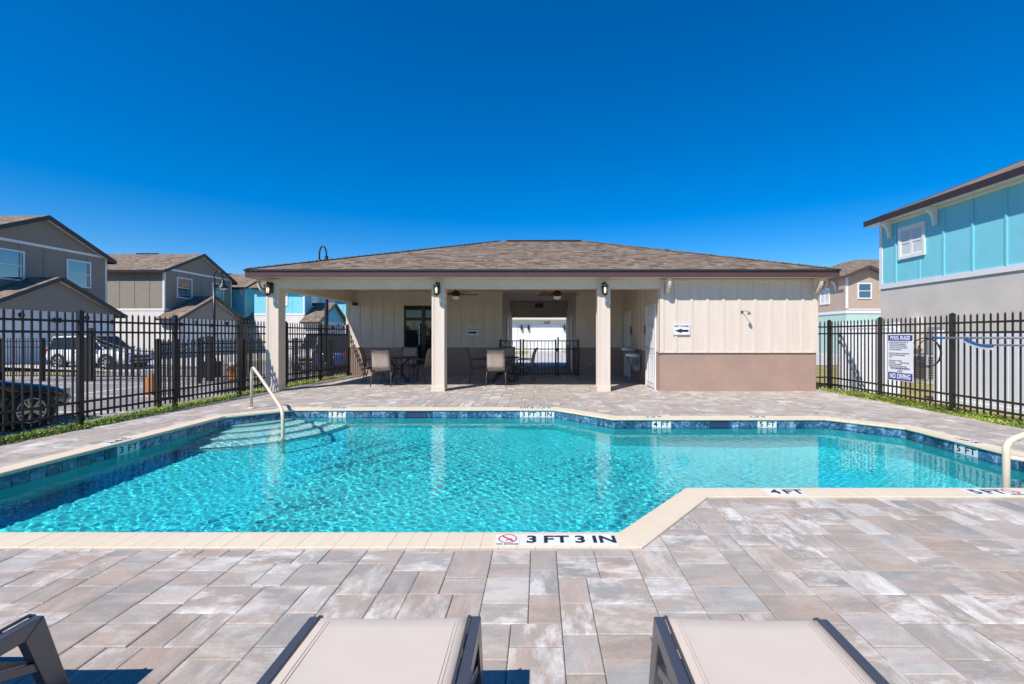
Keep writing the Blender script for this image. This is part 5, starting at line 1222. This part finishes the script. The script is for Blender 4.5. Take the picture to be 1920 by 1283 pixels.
def table(x, y, label):
    t = thing('patio_table', (x, y, 0), label, 'table', 'round patio tables')
    lk = lambda n, mb, m: link(n, mb.mesh(n, mt[m]), t, local=True)
    lk('tabletop', MB().lathe([(0, .715), (.50, .715), (.52, .705), (.52, .69), (.50, .68), (0, .68)], (0, 0, 0), 32), 'dark_trim')
    for k in range(4):
        a = math.pi / 4 + k * math.pi / 2 + .2; c, s = math.cos(a), math.sin(a)
        lk('leg', MB().tube([(c * rr, s * rr, z) for rr, z in ((.42, .68), (.36, .62), (.18, .50), (.12, .38), (.16, .22), (.28, .08), (.37, .0))], .016, 8), 'dark_trim')
    lk('leg_ring', MB().tube([(.15 * math.cos(a), .15 * math.sin(a), .38) for a in np.linspace(0, 2 * math.pi, 17)], .009, 6), 'dark_trim')
table(-4.02, 12.78, 'dark round table before the window in the left of the patio'); table(-1.08, 12.78, 'dark round table between the middle column and the passage gate')

# ================================================================== SUN LOUNGERS
def lounger_proto():
    t = thing('sun_lounger', (0, 0, 0), 'x', 'sun lounger', 'sun loungers lined up facing the pool')
    wd = .572; h = .36; L = 1.95
    lk = lambda n, mb, m, bev=0, par=t: (lambda o: (o.modifiers.new('b', 'BEVEL') if bev else None, o)[1])(link(n, mb.mesh(n, mt[m]), par, local=True))
    def bv(o, w_):
        b = o.modifiers.new('bevel', 'BEVEL'); b.width = w_; b.segments = 2; b.limit_method = 'ANGLE'; return o
    for s in (-1, 1):
        x0_, x1_ = sorted((s * wd / 2, s * (wd / 2 - .034)))
        bv(lk('side_rail', MB().prism([(-L, h), (0, h), (-.055, h - .052), (-L + .055, h - .052)], 'x', x0_, x1_), 'lframe'), .003)
        for ys_, sg in ((0, 1), (-L, -1)):
            # slanted leg in the rail's plane
            mb = MB().prism([(ys_ - sg * .0, h - .003), (ys_ + sg * .085, .012), (ys_ + sg * .022, .012), (ys_ - sg * .055, h - .051), (ys_ - sg * .055, h - .049), (ys_ - sg * .003, h - .049)] if False else [(ys_ + sg * .0015, h), (ys_ + sg * .098, .012), (ys_ + sg * .042, .012), (ys_ - sg * .0535, h - .052)], 'x', x0_, x1_)
            bv(lk('leg', mb, 'lframe'), .003)
            f = MB().box((x0_ - .002, ys_ + sg * .070 - .032, -.003), (x1_ + .002, ys_ + sg * .070 + .032, .0115)); lk('foot_cap', f, 'black')
            br_ = MB().bar(((x0_ + x1_) / 2, ys_ - sg * .30, h - .045), ((x0_ + x1_) / 2, ys_ + sg * .022, .18), .022, .03); bv(lk('brace', br_, 'lframe'), .003)
    for y in (-.075, -L + .075, -.85): bv(lk('cross_bar', MB().box((-wd / 2 + .0345, y - .018, h - .046), (wd / 2 - .0345, y + .018, h - .018)), 'lframe'), .003)
    bv(lk('stretcher', MB().box((-wd / 2 + .0345, .026, .15), (wd / 2 - .0345, .052, .185)), 'lframe'), .003); bv(lk('stretcher', MB().box((-wd / 2 + .0345, -L - .052, .15), (wd / 2 - .0345, -L - .026, .185)), 'lframe'), .003)
    mb = MB(); nx_, ny_ = 13, 40; a = wd / 2 - .040
    vs = []
    for j in range(ny_ + 1):
        f = j / ny_; y = .006 - L * max(0, f - .6 / ny_)
        for i in range(nx_ + 1):
            g = i / nx_ * 2 - 1; z = h + .004 - .005 * (1 - g * g) - (.012 if j == 0 else 0.0) - .004 * math.sin(f * 9)**2 * (1 - g * g); vs.append((g * a, y, z))
    mb.add(vs, [(j * (nx_ + 1) + i, j * (nx_ + 1) + i + 1, (j + 1) * (nx_ + 1) + i + 1, (j + 1) * (nx_ + 1) + i) for j in range(ny_) for i in range(nx_)], True)
    sl = lk('sling', mb, 'lsling'); sm = sl.modifiers.new('s', 'SOLIDIFY'); sm.thickness = .004
    for s in (-1, 1):
        lk('edge_bead', MB().tube([(s * (a + .002), .006, h - .006), (s * (a + .002), -.012, h + .006), (s * (a + .002), -L, h + .004)], .0055, 8), 'lframe', par=sl)
        k = MB(); 
        for dx in (.030, .040):
            zz = h + .004 - .005 * (1 - ((a - dx) / a) ** 2); k.box((s * (a - dx) - .0007, -L + .02, zz - .004), (s * (a - dx) + .0007, -.03, zz + .0009))
        lk('stitching', k, 'sling', par=sl)
    return t
lp = lounger_proto()
SPOT = [((-.481, 1.50), .3, 'pale sling sun lounger in the foreground just left of the centre'), ((.669, 1.492), -1.4, 'pale sling sun lounger in the foreground right of the centre'), ((-1.95, 1.505), 0, 'pale sling sun lounger cut off at the lower left corner')]
for i, ((x, y), a, lb) in enumerate(SPOT):
    o = lp if i == 0 else copy_tree(lp); o.location = (x, y, .003); o.rotation_euler.z = R(a); o['label'] = lb

# ================================================================== TREES behind the camera (seen only as a reflection in the glass)
rg = random.Random(9); mb = MB()
for i in range(9000):
    x = rg.uniform(-30, 30); hm = 3.6 + 1.3 * math.sin(x * .55) + .8 * math.sin(x * 1.7 + 1) + .4 * math.sin(x * 4.1)
    z = hm * rg.random() ** .7; y = -27 + rg.gauss(0, 1.3) * (1.1 - .4 * z / hm); s = rg.uniform(.12, .3); a = rg.uniform(0, 6.28); b = rg.uniform(-1, 1)
    d = Vector((math.cos(a), math.sin(a) * .5, b)).normalized() * s; e = d.cross(Vector((rg.uniform(-1, 1), rg.uniform(-1, 1), rg.uniform(-1, 1)))).normalized() * s * .5; p = Vector((x, y, z - .4))
    mb.add([p - d, p + e, p + d, p - e], [(0, 1, 2, 3)])
for k in range(26): mb.tube([(-30 + k * 2.35 + rg.uniform(-.5, .5), -27 + rg.uniform(-.5, .5), -.5), (-30 + k * 2.35, -27, 3)], [.12, .05], 6)
tag(link('tree_line', mb.mesh('tree_line', M('tree_leaves', (.045, .075, .02), .7, var=.25, island=.4), fix=False), kind='stuff'), 'dense leafy tree line on the far side of the street behind the camera', 'trees')
